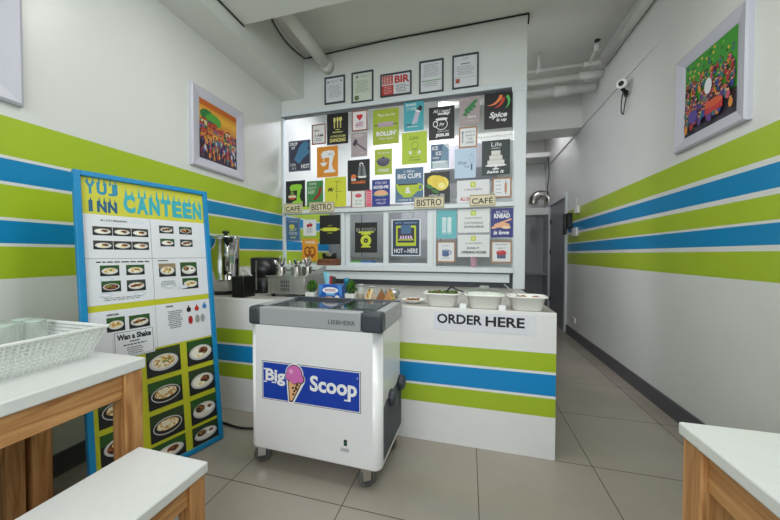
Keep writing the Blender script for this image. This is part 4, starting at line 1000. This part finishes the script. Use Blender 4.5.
b = B(); b.box(hx.x - .03, hx.x - .01, hx.y - .018, hx.y + .01, Zc + .17, Zc + .32, m_black, .004); b.cyl((hx.x + .0, hx.y, Zc + .2), (hx.x + .06, hx.y - .03, Zc + .17), .012, m_chrome, 12); b.build('tap', ur)
# black box
b = B(); b.box(-1.776, -1.668, 1.93, 2.06, Zc, Zc + .165, m_black, .004); b.box(-1.77, -1.674, 1.927, 1.931, Zc + .01, Zc + .155, M('glossy black panel', (12, 12, 14), .12))
b.tube(smooth_pts([(-1.73, 2.0, Zc + .165), (-1.74, 2.0, Zc + .2), (-1.70, 2.0, Zc + .215), (-1.68, 2.01, Zc + .18), (-1.66, 2.01, Zc + .165)]), .006, M('white lead', (210, 210, 206), .4))
tag(b.build('black_box', loc=(-1.722, 2.0, Zc)), 'small glossy black box with curled lead right of urn', 'appliance')
# black cylinder
bc = Vector((on(265, 277, 1, 2.3).x, 2.3, Zc)); o = thing('rice_cooker', bc, 'large black cylindrical cooker between urn and steel warmer', 'appliance')
b = B(); b.lathe([(.112, 0), (.116, .01), (.116, .13), (.112, .133), (.116, .136), (.118, .29)], bc, m_black, 40); b.build('cooker_body', o)
b = B(); b.lathe([(.118, .29), (.116, .302), (.08, .308), (.0005, .309)], bc, M('matt black lid', (30, 30, 32), .55), 40); b.build('cooker_lid', o)
b = B(); b.box(bc.x + .0, bc.x + .01, bc.y - .121, bc.y - .113, Zc + .03, Zc + .28, m_steel); b.build('steel_strip', o)
# steel warmer with cutlery pots
wx0, wx1, wy0, wy1, wz = -1.44, -1.13, 2.0, 2.36, 1.03
wm = thing('food_warmer', ((wx0 + wx1) / 2, (wy0 + wy1) / 2, Zc), 'low brushed steel warmer box carrying cutlery pots', 'appliance')
a = on(267, 280, 1, 2.05).x; wx0, wx1 = on(267.5, 280, 1, 2.05).x, on(304.5, 280, 1, 2.05).x; wy0, wy1 = 2.05, 2.38
b = B(); b.box(wx0, wx1, wy0, wy1, Zc + .025, wz - .012, m_steel, .004)
for k in range(5):
    for r_ in range(3): b.box(wx0 + .12 + k * .016, wx0 + .126 + k * .016, wy0 - .001, wy0 + .002, Zc + .05 + r_ * .03, Zc + .07 + r_ * .03, m_black)
b.build('warmer_body', wm)
b = B(); b.box(wx0 - .012, wx1 + .008, wy0 - .012, wy1 + .01, wz - .012, wz, m_steel, .003); b.build('warmer_top', wm)
b = B(); i = b.mi(m_steel)
for x in (wx1 + .002, wx1 + .008):
    f = b.bm.faces.new([b.bm.verts.new(p) for p in ((x, wy0 + .02, wz), (x, wy1 + .01, wz), (x, wy1 + .01, wz + .07))]); f.material_index = i
b.bar((wx1 + .005, wy0 + .02, wz + .002), (wx1 + .005, wy1 + .01, wz + .072), .008, .004, m_steel); b.bar((wx1 + .005, wy1 + .008, wz), (wx1 + .005, wy1 + .008, wz + .07), .006, .006, m_steel)
b.build('splash_guard', wm)
for x in (wx0 + .03, wx1 - .03):
    for y in (wy0 + .03, wy1 - .03):
        b = B(); b.lathe([(.014, 0), (.014, .026)], (x, y, Zc), m_black, 12); b.build('foot', wm)
random.seed(21)
pots = []
for k, (px, y, lab) in enumerate(((278.5, 2.16, 'steel pot of cutlery at left on the warmer'), (296, 2.15, 'steel pot of cutlery in middle on the warmer'), (307, 2.28, 'steel pot of cutlery at right rear on the warmer'))):
    x = on(px, 270, 1, y).x
    if k == 0: x = max(x, wx0 + .045)
    if k == 2: x = min(x, wx1 - .05)
    b = B(); b.lathe([(.036, 0), (.038, .004), (.042, .062), (.044, .064), (.041, .062), (.036, .006), (.0005, .006)], (x, y, wz), m_chrome, 24, cap=False)
    tag(b.build('cutlery_pot', loc=(x, y, wz)), lab, 'pot', 'steel cutlery pots')
    for j in range(7):
        an = 2 * PI * j / 7 + .3; tilt = random.uniform(.3, .7); ln = random.uniform(.10, .135)
        r0 = Vector((x - .018 * math.cos(an), y - .018 * math.sin(an), wz + .009)); dr = Vector((math.cos(an) * math.sin(tilt), math.sin(an) * math.sin(tilt) * .7, math.cos(tilt))).normalized()
        # keep the stem inside the pot mouth
        top = r0 + dr * .06; rad = math.hypot(top.x - x, top.y - y)
        if rad > .034: dr = (Vector((x + (top.x - x) * .033 / rad, y + (top.y - y) * .033 / rad, r0.z + .06)) - r0).normalized()
        c = B(); c.bar(r0, r0 + dr * ln * .75, .007, .0022, m_chrome)
        hd = r0 + dr * ln; rot = dr.to_track_quat('Z', 'Y').to_matrix().to_4x4()
        kind = j % 3
        if kind == 0: c.ball(hd - dr * .01, .017, .004, .028, m_chrome, 14, rot=rot); nm = 'spoon'
        elif kind == 1:
            mt2 = Matrix.Translation(hd - dr * .02) @ rot; c.box(-.011, .011, -.001, .001, -.02, .005, m_chrome, mat=mt2)
            for q in (-.009, -.003, .003, .009): c.box(q - .0015, q + .0015, -.001, .001, .005, .04, m_chrome, mat=mt2)
            nm = 'fork'
        else: mt2 = Matrix.Translation(hd - dr * .01) @ rot; c.box(-.008, .008, -.0012, .0012, -.04, .03, m_chrome, mat=mt2); nm = 'knife'
        tag(c.build(nm, loc=r0), 'steel %s standing in %s' % (nm, lab.replace('steel pot of cutlery', 'cutlery pot')), nm, 'cutlery in the steel pots')
# small potted plants
def potted(x, y, lab, seed):
    random.seed(seed)
    t = thing('potted_plant', (x, y, Zc), lab, 'plant')
    b = B(); i = b.mi(m_ceramic); s0, s1, h = .031, .037, .062
    lo = [b.bm.verts.new((x + a * s0, y + c * s0, Zc)) for a, c in ((-1, -1), (1, -1), (1, 1), (-1, 1))]; hi = [b.bm.verts.new((x + a * s1, y + c * s1, Zc + h)) for a, c in ((-1, -1), (1, -1), (1, 1), (-1, 1))]
    b.bm.faces.new(lo[::-1]).material_index = i; b.bm.faces.new(hi).material_index = i
    for k in range(4): b.bm.faces.new((lo[k], lo[(k + 1) % 4], hi[(k + 1) % 4], hi[k])).material_index = i
    b.build('pot', t)
    b = B()
    for k in range(230):
        a = random.uniform(0, 2 * PI); e = random.uniform(.15, 1.5); r = random.uniform(.6, 1)
        d = Vector((math.cos(a) * math.cos(e), math.sin(a) * math.cos(e), math.sin(e)))
        p = Vector((x, y, Zc + h)) + Vector((d.x * .048, d.y * .048, d.z * .075)) * r
        s = Vector((-d.y, d.x, 0)); s = (s.normalized() if s.length > .01 else Vector((1, 0, 0))) * .005
        q = p + Vector((d.x, d.y, d.z + .5)).normalized() * .024
        b.face([p - s, p + s, q], f_leaf)
    for k in range(14):
        a = random.uniform(0, 2 * PI); b.tube([(x + .01 * math.cos(a), y + .01 * math.sin(a), Zc + h - .002), (x + .035 * math.cos(a), y + .035 * math.sin(a), Zc + h + .05)], .0015, f_leaf, 5)
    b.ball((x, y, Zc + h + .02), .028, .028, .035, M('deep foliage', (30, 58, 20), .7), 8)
    b.build('foliage', t)
yy = 1.975
potted(on(312, 290, 1, yy).x, yy, 'small bushy plant in white square pot beside the steel warmer', 1)
potted(on(351.5, 290, 1, yy).x, yy, 'small bushy plant in white square pot right of blue box', 2)
# blue snack box
x0, x1 = on(319.5, 290, 1, 1.99).x, on(342.5, 290, 1, 1.99).x
b = Print((x0, 2.04, Zc), (1, 0, 0), (0, 0, 1), x1 - x0, .115, .06, C(30, 88, 180), .0004)
p = b; p.ell(.5, .66, .34, .2, C(236, 240, 248)); p.smalltext(.27, .73, .68, 2, .09, C(170, 40, 50), .6, False); p.poly([(.0, .2), (.12, .5), (.2, 1), (.0, 1)], C(70, 140, 214)); p.poly([(1, .2), (.88, .5), (.8, 1), (1, 1)], C(70, 140, 214)); p.rect(.32, .34, .7, .48, C(120, 180, 226))
p.ell(.46, .16, .26, .11, f_bread); p.ell(.8, .22, .1, .14, C(236, 236, 226)); p.ell(.86, .1, .1, .07, C(214, 160, 60))
tag(p.build('snack_box', loc=((x0 + x1) / 2, 2.0, Zc)), 'bright blue printed snack box between two small plants', 'box')
# sachets standing in a cup behind the blue box
sx = on(330, 280, 1, 2.12).x
t = thing('sachet_holder', (sx, 2.12, Zc), 'holder of pale blue and red sachets behind the blue box', 'holder')
b = B(); b.lathe([(.035, 0), (.045, .10), (.042, .10), (.033, .004), (.0005, .004)], (sx, 2.12, Zc), m_silver, 20, cap=False); b.build('cup', t)
for k, (dx, c, ht) in enumerate(((-.025, (120, 196, 220), .2), (-.008, (150, 210, 226), .19), (.012, (190, 50, 60), .17), (.028, (60, 70, 60), .165))):
    b = B(); b.bar((sx + dx * .6, 2.12, Zc + .02), (sx + dx * 1.4, 2.11, Zc + ht), .03, .004, C(*c)); b.build('sachet', t)
# jars
def jar(px, y, lab, h=.11, r=.025, fill=(150, 120, 90)):
    x = on(px, 290, 1, y).x
    t = thing('glass_jar', (x, y, Zc), lab, 'jar')
    b = B(); b.lathe([(r * .95, 0), (r, .006), (r, h * .8), (r * .8, h * .88), (r * .8, h * .92)], (x, y, Zc), m_tumbler, 20); b.build('jar_body', t)
    b = B(); b.lathe([(r * .9, .004), (r * .9, h * .45)], (x, y, Zc), C(*fill), 16); b.build('jar_contents', t)
    b = B(); b.lathe([(r * .88, h * .88), (r * .88, h)], (x, y, Zc), m_silver, 20); b.build('lid', t)
jar(361, 2.0, 'clear jar with metal lid right of the small plant', .125, .024)
jar(372, 2.12, 'grey lidded jar behind the wrapped sandwiches', .10, .024, (120, 130, 140))
b = B(); xx = on(346.5, 280, 1, 2.1).x; b.lathe([(.014, 0), (.016, .01), (.016, .12), (.02, .122), (.02, .155), (.006, .16)], (xx, 2.1, Zc), M('teal bottle', (30, 130, 160), .3), 16); tag(b.build('sauce_bottle', loc=(xx, 2.1, Zc)), 'teal capped bottle behind the plant beside blue box', 'bottle')
# tray with wrapped sandwiches
tx0, tx1 = on(357, 298, 1, 2.0).x + .045, on(398, 299, 1, 2.0).x
tr = thing('serving_tray', ((tx0 + tx1) / 2, 2.03, Zc), 'flat grey tray under the wrapped sandwiches', 'tray')
b = B(); b.box(tx0, tx1, 1.93, 2.10, Zc, Zc + .006, m_silver, .002)
for q in ((tx0, tx1, 1.93, 1.936), (tx0, tx1, 2.094, 2.10), (tx0, tx0 + .006, 1.936, 2.094), (tx1 - .006, tx1, 1.936, 2.094)): b.box(*q, Zc + .004, Zc + .014, m_silver, .002)
b.build('tray_base', tr)
def sandwich(x, y, r, lab, c):
    t = thing('sandwich', (x, y, Zc + .006), lab, 'sandwich', 'sandwiches on the tray')
    rot = Matrix.Translation((x, y, Zc + .006)) @ Matrix.Rotation(r, 4, 'Z')
    def wedge(dy, th, m, nm, sc=1.0):
        b = B(); i = b.mi(m); P = [(-.045 * sc, 0), (.045 * sc, 0), (0, .085 * sc)]
        va = [b.bm.verts.new(rot @ Vector((u, dy, v))) for u, v in P]; vb = [b.bm.verts.new(rot @ Vector((u, dy + th, v))) for u, v in P]
        b.bm.faces.new(va).material_index = i; b.bm.faces.new(vb[::-1]).material_index = i
        for k in range(3): b.bm.faces.new((va[k], vb[k], vb[(k + 1) % 3], va[(k + 1) % 3])).material_index = i
        bmesh.ops.recalc_face_normals(b.bm, faces=b.bm.faces)
        b.build(nm, t)
    wedge(-.022, .015, M('bread crust %d' % c[0], c, .7), 'bread_slice'); wedge(-.007, .014, f_veg, 'filling', 1.05); wedge(.007, .015, f_bread, 'bread_slice')
wd = tx1 - tx0
sandwich(tx0 + .06, 1.99, 1.2, 'pale triangular sandwich at left end of tray', (226, 206, 170))
sandwich(tx0 + .06 + (wd - .12) * .5, 2.03, .3, 'dark filled triangular sandwich in middle of tray', (150, 100, 60))
sandwich(tx1 - .055, 1.99, -.5, 'toasted brown triangular sandwich at right end of tray', (204, 152, 100))
# foil parcel behind
xx = on(392, 290, 1, 2.2).x
b = B(); random.seed(4); b.ball((xx, 2.2, Zc + .04), .06, .04, .04, M('crumpled foil', (190, 192, 196), .3, .9), 14, .12); tag(b.build('foil_parcel', loc=(xx, 2.2, Zc)), 'crumpled silver foil parcel behind the brown sandwich', 'parcel')
# plate of stew
pc = Vector((on(413.5, 299, 1, 2.04).x, 2.04, Zc)); t = thing('oval_plate', pc, 'shallow white plate of dark brown food left of casserole dishes', 'plate')
b = B(); b.lathe([(.035, 0), (.045, .002), (.088, .026), (.090, .029), (.084, .027), (.045, .007), (.0005, .006)], pc, m_ceramic, 36, cap=False)
for v in b.bm.verts: v.co.y = pc.y + (v.co.y - pc.y) * .8
b.build('plate_body', t)
b = B(); random.seed(6)
for k in range(26):
    a = random.uniform(0, 2 * PI); r = random.uniform(0, .055); b.ball((pc.x + r * math.cos(a), pc.y + r * .7 * math.sin(a), Zc + .018 + random.uniform(0, .008)), .014, .01, .009, f_stew, 7, .15)
b.build('stewed_food', t)
# casserole dishes
def casserole(x0, x1, yc, label, h=.088, dd=.084):
    cx = (x0 + x1) / 2; hw = (x1 - x0) / 2
    t = thing('casserole_dish', (cx, yc, Zc), label, 'dish', 'white casserole dishes on the counter')
    b = B(); i = b.mi(m_ceramic)
    def ring(sx, sy, z, n=40, e=4.0):
        out = []
        for k in range(n):
            a = 2 * PI * k / n; ca, sa = math.cos(a), math.sin(a)
            out.append(b.bm.verts.new((cx + sx * abs(ca) ** (2 / e) * (1 if ca >= 0 else -1), yc + sy * abs(sa) ** (2 / e) * (1 if sa >= 0 else -1), z)))
        return out
    R = [ring(hw * .68, dd * .70, Zc), ring(hw * .72, dd * .75, Zc + .006), ring(hw * .86, dd * .92, Zc + h - .012), ring(hw * .99, dd, Zc + h - .010), ring(hw, dd, Zc + h - .004), ring(hw * .985, dd * .985, Zc + h), ring(hw * .84, dd * .88, Zc + h - .002), ring(hw * .70, dd * .70, Zc + .010)]
    for A, Q in zip(R, R[1:]):
        for k in range(40):
            f = b.bm.faces.new((A[k], A[(k + 1) % 40], Q[(k + 1) % 40], Q[k])); f.material_index = i; f.smooth = True
    b.bm.faces.new(R[0][::-1]).material_index = i; b.bm.faces.new(R[-1]).material_index = i
    b.build('dish_body', t)
    return t, cx, hw
def heap(t, cx, hw, yc, mt_, n, seed, zt, nm='food'):
    random.seed(seed); b = B()
    b.box(cx - hw * .72, cx + hw * .72, yc - .05, yc + .05, Zc + .03, zt - .014, mt_, .006)
    for k in range(n): b.ball((cx + random.uniform(-.68, .68) * hw, yc + random.uniform(-.042, .042), zt - random.uniform(.004, .014)), .018, .013, .012, mt_, 7, .2)
    b.build(nm, t)
t, cx, hw = casserole(-.290, -.046, 2.0, 'white casserole dish of green salad, leftmost of three')
heap(t, cx, hw, 2.0, f_salad, 40, 1, Zc + .092)
tg = B()
for s_ in (-1, 1): tg.tube(smooth_pts([(cx + .03, 1.99 + s_ * .004, Zc + .098), (cx + .03 + .03, 1.985 + s_ * .006, Zc + .125), (cx + .09, 1.97 + s_ * .006, Zc + .112), (cx + .135, 1.955 + s_ * .003, Zc + .10)]), .0045, m_black)
tag(tg.build('serving_tongs', loc=(cx + .06, 1.98, Zc + .09)), 'black serving tongs lying across the salad dish', 'tongs')
t, cx, hw = casserole(-.028, .220, 1.992, 'white casserole dish with domed glass lid, middle of three')
heap(t, cx, hw, 1.992, f_rice, 20, 2, Zc + .06)
b = B()
n = 36
def lr(f, z): return [b.bm.verts.new((cx + hw * .93 * f * abs(math.cos(2 * PI * k / n)) ** .6 * (1 if math.cos(2 * PI * k / n) >= 0 else -1), 1.992 + .070 * f * abs(math.sin(2 * PI * k / n)) ** .6 * (1 if math.sin(2 * PI * k / n) >= 0 else -1), z)) for k in range(n)]
R = [lr(1, Zc + .089), lr(.96, Zc + .098), lr(.8, Zc + .112), lr(.5, Zc + .122), lr(.15, Zc + .124)]
i = b.mi(glass('lid glass', (.9, .95, .93), .03, 1.6))
for A, Q in zip(R, R[1:]):
    for k in range(n): f = b.bm.faces.new((A[k], A[(k + 1) % n], Q[(k + 1) % n], Q[k])); f.material_index = i; f.smooth = True
b.bm.faces.new(R[-1]).material_index = i
o = b.build('glass_lid', t)
b = B(); b.box(cx - .03, cx + .03, 1.98, 2.004, Zc + .124, Zc + .138, m_tumbler, .006); b.build('lid_handle', o)
t, cx, hw = casserole(.226, .458, 1.985, 'white open casserole dish with spoon, rightmost of three')
heap(t, cx, hw, 1.985, f_stew, 12, 3, Zc + .078)
b = B(); b.bar((cx - .02, 1.985, Zc + .062), (cx - .128, 2.0, Zc + .150), .012, .005, m_steel); b.ball((cx - .005, 1.983, Zc + .062), .026, .018, .007, m_steel, 12)
tag(b.build('serving_spoon', loc=(cx, 1.985, Zc + .055)), 'steel serving spoon leaning in the open right casserole dish', 'spoon')
# price cards
for px, py, lab in ((463, 308, 'small white price card between left and middle casserole dishes'), (502, 310, 'small white price card between middle and right casserole dishes')):
    x = on(px, py, 2, Zc).x
    b = B(); b.face([(x - .02, 1.917, Zc), (x + .02, 1.917, Zc), (x + .02, 1.922, Zc + .03), (x - .02, 1.922, Zc + .03)], C(236, 238, 240)); b.face([(x - .02, 1.929, Zc), (x - .02, 1.922, Zc + .03), (x + .02, 1.922, Zc + .03), (x + .02, 1.929, Zc)], C(236, 238, 240))
    tag(b.build('price_card', loc=(x, 1.922, Zc)), lab, 'card')

# ------------------------------------------------------------------ pipes, cables, camera, corridor
def T_(o, lab, cat, g=None): return tag(o, lab, cat, g)
p = on(327.5, 67, 1, YP - .03); b = B()
b.cyl((p.x, 2.158, p.z), (p.x, YP, p.z), .062, m_pipe, 24); b.cyl((p.x, YP - .12, p.z), (p.x, YP, p.z), .069, m_pipe, 24)
T_(b.build('drain_pipe', loc=(p.x, 2.45, p.z)), 'thick white drain pipe below the ceiling above the certificates', 'pipe')
b = B(); b.cyl((1.405, 2.158, 3.285), (1.405, 3.80, 3.285), .042, m_pipe, 20); T_(b.build('wall_pipe', loc=(1.405, 2.9, 3.285)), 'white pipe running along the right wall under the ceiling', 'pipe')
b = B(); b.cyl((-.4, 3.76, 3.285), (1.44, 3.76, 3.285), .019, m_pipe, 14); b.cyl((1.20, 3.76, 3.285), (1.44, 3.76, 3.285), .025, m_pipe, 14)
x = on(539, 61.5, 1, 3.76).x; b.cyl((x, 3.76, 3.285), (x, 3.76, ZC), .018, m_pipe, 12); b.cyl((x - .03, 3.76, 3.285), (x + .03, 3.76, 3.285), .025, m_pipe, 12)
b.cyl((1.262, 3.76, 3.29), (1.235, 3.50, 3.29), .017, m_pipe, 12); b.cyl((1.235, 3.50, 3.26), (1.235, 3.50, 3.33), .024, m_pipe, 12); b.cyl((1.235, 3.50, 3.33), (1.235, 3.50, 3.375), .016, m_black, 12); b.ball((1.232, 3.47, 3.345), .03, .02, .012, m_black, 10)
T_(b.build('water_pipe', loc=(.6, 3.76, 3.285)), 'thinnest white overhead pipe with short branch and black valve', 'pipe')
b = B(); b.cyl((-.4, 3.90, 3.235), (1.45, 3.90, 3.235), .036, m_pipe, 18); b.cyl((1.20, 3.90, 3.235), (1.42, 3.90, 3.235), .043, m_pipe, 18); T_(b.build('waste_pipe', loc=(.6, 3.9, 3.235)), 'middle white overhead pipe crossing the corridor', 'pipe')
b = B(); b.cyl((-.4, 4.05, 3.17), (1.42, 4.05, 3.17), .052, m_pipe, 20); b.cyl((.98, 4.05, 3.17), (1.16, 4.05, 3.17), .060, m_pipe, 20); T_(b.build('waste_pipe', loc=(.6, 4.05, 3.17)), 'thickest and lowest white overhead pipe with sleeve joint', 'pipe')
pts = [on(270, 15, 0, -1.846), on(276, 27, 0, -1.846), on(288, 44, 0, -1.846), (-1.834, 3.044, 3.426), (-1.818, 3.114, 3.443), (-1.667, 3.121, 3.453), (-1.517, 3.121, 3.457), (-1.183, 3.121, 3.470), (-0.753, 3.121, 3.482), (-0.215, 3.121, 3.480), (0.215, 3.121, 3.482), (0.506, 3.121, 3.482), (0.535, 3.125, 3.475), (0.535, 3.152, 3.405)]
b = B(); b.tube(smooth_pts(pts, 5), .007, m_cable); T_(b.build('ceiling_cable', loc=(-0.645, 3.119, 3.470)), 'black cable running along the top of the window wall', 'cable')
b = B(); b.tube([(-1.843, 1.742, 3.118), (-1.843, 1.936, 3.119), (-1.843, 2.164, 3.118)], .006, m_cable); T_(b.build('ceiling_cable', loc=(-1.843, 1.936, 3.118)), 'short black cable in corner where two ceiling beams meet', 'cable')
# security camera
c = on(622, 84, 0, 1.395); t = thing('security_camera', (XR, c.y, c.z), 'small white security camera with black lens on right wall', 'camera')
dr = Vector((-.55, -.8, -.2)).normalized()
b = B(); b.lathe([(.028, -.06), (.042, -.045), (.044, 0), (.042, .03), (.037, .034)], c, m_ceramic, 24, dr); b.build('camera_body', t)
b = B(); b.lathe([(.024, .032), (.021, .038), (.008, .040)], c, m_black, 20, dr); b.build('lens', t)
b = B(); b.bar(c - Vector((0, 0, .04)), (XR - .018, c.y + .02, c.z - .085), .022, .022, m_black); b.lathe([(.03, 0), (.03, .012)], (XR - .018, c.y + .02, c.z - .085), m_black, 16, (-1, 0, 0)); b.build('bracket', t)
b = B(); b.tube(smooth_pts([c + Vector((.02, 0, -.05)), c + Vector((-.0, 0, -.14)), c + Vector((.01, .03, -.24)), c + Vector((.04, .06, -.26)), c + Vector((.05, .06, -.17)), c + Vector((.056, .04, -.10))]), .005, m_cable); b.build('lead', t)
# corridor door in the right wall
b = B(); dy0, dy1, dz = 5.20, 6.12, 2.09
b.box(XR - .03, XR + .0, dy0 - .06, dy0, 0, dz + .06, m_frame, .003); b.box(XR - .03, XR, dy1, dy1 + .06, 0, dz + .06, m_frame, .003); b.box(XR - .03, XR, dy0, dy1, dz, dz + .06, m_frame, .003)
d1 = struct(b.build('door_1', loc=(XR, 5.66, 0)))
b = B(); b.box(XR - .012, XR - .001, dy0, dy1, 0, dz, M('grey door leaf', (136, 138, 144), .35)); o = b.build('door_leaf', d1)
for z in (.35, 1.2, 1.75): b = B(); b.cyl((XR - .018, dy1 - .06, z), (XR - .018, dy1 - .06, z + .09), .012, m_black, 10); b.build('hinge', o)
# phone, switch box and outlet beside the door
ph = on(569, 222, 0, XR - .03); t = thing('wall_phone', (XR, ph.y, ph.z), 'black wall telephone beside the corridor door', 'telephone')
b = B(); b.box(XR - .07, XR, ph.y - .06, ph.y + .06, ph.z - .10, ph.z + .13, m_black, .008); b.build('phone_body', t)
b = B(); b.box(XR - .115, XR - .07, ph.y - .055, ph.y + .0, ph.z - .19, ph.z + .12, m_black, .012); b.build('handset', t)
a = on(578.5, 210, 0, XR); b = B(); b.box(XR - .035, XR, a.y - .06, a.y + .07, a.z - .045, a.z + .05, m_ceramic, .006); b.cyl((XR - .02, a.y, a.z + .05), (XR - .02, a.y, a.z + .16), .006, m_ceramic, 8); T_(b.build('junction_box', loc=(XR, a.y, a.z)), 'small white box above the black wall telephone', 'box')
a = on(576, 232, 0, XR); b = B(); b.box(XR - .03, XR, a.y - .09, a.y + .09, a.z - .06, a.z + .06, m_ceramic, .006); b.box(XR - .034, XR - .029, a.y - .04, a.y + .0, a.z - .02, a.z + .02, m_frame, .002); T_(b.build('switch_plate', loc=(XR, a.y, a.z)), 'white light switch box below the telephone on blue stripe', 'switch')
a = on(574, 320, 0, XR); b = B(); b.box(XR - .012, XR, a.y - .06, a.y + .06, a.z - .04, a.z + .04, m_ceramic, .004); b.box(XR - .014, XR - .011, a.y - .02, a.y + .02, a.z - .012, a.z + .012, m_silver); T_(b.build('wall_outlet', loc=(XR, a.y, a.z)), 'white wall outlet low on right wall near the door', 'outlet')
# cupboard at the end of the corridor
zs = on(530, 208, 1, 6.2).z; zs0 = on(530, 215, 1, 6.2).z
t = thing('corridor_cupboard', (1.08, 6.4, 0), 'white cupboard with open shelf and grey glass door at corridor end', 'cupboard')
b = B(); b.box(.68, XR - .001, 6.2, 6.6, zs0, zs, m_white, .003); b.box(.68, .71, 6.2, 6.6, 0, zs0, m_white); b.box(XR - .03, XR - .001, 6.2, 6.6, 0, zs0, m_white); b.box(.71, XR - .03, 6.58, 6.6, 0, zs0, m_white); b.build('cupboard_body', t)
zz = on(535, 273, 1, 6.3).z; b = B(); b.box(.71, XR - .03, 6.25, 6.58, zz - .04, zz, m_white); b.build('shelf', t)
b = B(); b.box(.71, XR - .03, 6.205, 6.212, .1, zs0, glass('smoked glass', (.82, .82, .84), .05)); b.build('cupboard_door', t)
slab('trim_5', (.66, XR - .001, 6.15, 6.61, 3.02, 3.10), m_white)
c = on(540, 199, 1, 6.3)
t = B(); random.seed(8)
ba = smooth_pts([(c.x + .17, 6.35, zs + .09), (c.x + .15, 6.35, zs + .22), (c.x, 6.35, zs + .27), (c.x - .10, 6.35, zs + .2), (c.x - .11, 6.35, zs + .088)], 5)
t.tube(ba, .085, M('silver foil', (190, 186, 180), .18, 1.0), 14)
T_(t.build('foil_balloon', loc=(c.x, 6.35, zs)), 'curled silver foil balloon lying on top of the corridor cupboard', 'balloon')
b = B(); b.tube(smooth_pts([(1.41, 6.14, 3.02), (1.42, 6.12, 2.7), (1.40, 6.13, 2.45), (1.41, 6.15, 2.3)]), .008, m_cable); T_(b.build('hanging_cable', loc=(1.41, 6.14, 3.0)), 'thin dark cable hanging above the corridor cupboard', 'cable')
# floor cables
b = B(); b.tube(smooth_pts([(-1.97, .35, .012), (-1.96, .75, .012), (-1.93, 1.0, .012), (-1.95, 1.3, .012), (-1.93, 1.6, .012), (-1.75, 1.72, .012), (-1.5, 1.70, .012), (-1.28, 1.76, .012), (-1.1, 1.88, .012)], 6), .008, m_cable); T_(b.build('floor_cable', loc=(-1.9, 1.0, .012)), 'black cable on the floor from left wall to the freezer', 'cable')
b = B(); b.tube(smooth_pts([(-1.90, .3, .012), (-1.90, .75, .012), (-1.87, 1.0, .012), (-1.90, 1.25, .012), (-1.96, 1.5, .012)], 6), .007, m_cable); T_(b.build('floor_cable', loc=(-1.9, .8, .012)), 'black cable on the floor along left wall under table', 'cable')
b = B(); b.tube(smooth_pts([(-1.29, 1.90, .70), (-1.30, 1.895, .5), (-1.33, 1.89, .3), (-1.38, 1.89, .15), (-1.40, 1.895, .05)], 6), .004, M('white flex', (214, 214, 210), .4)); T_(b.build('hanging_flex', loc=(-1.3, 1.9, .4)), 'thin white flex hanging down the counter front left of freezer', 'cable')
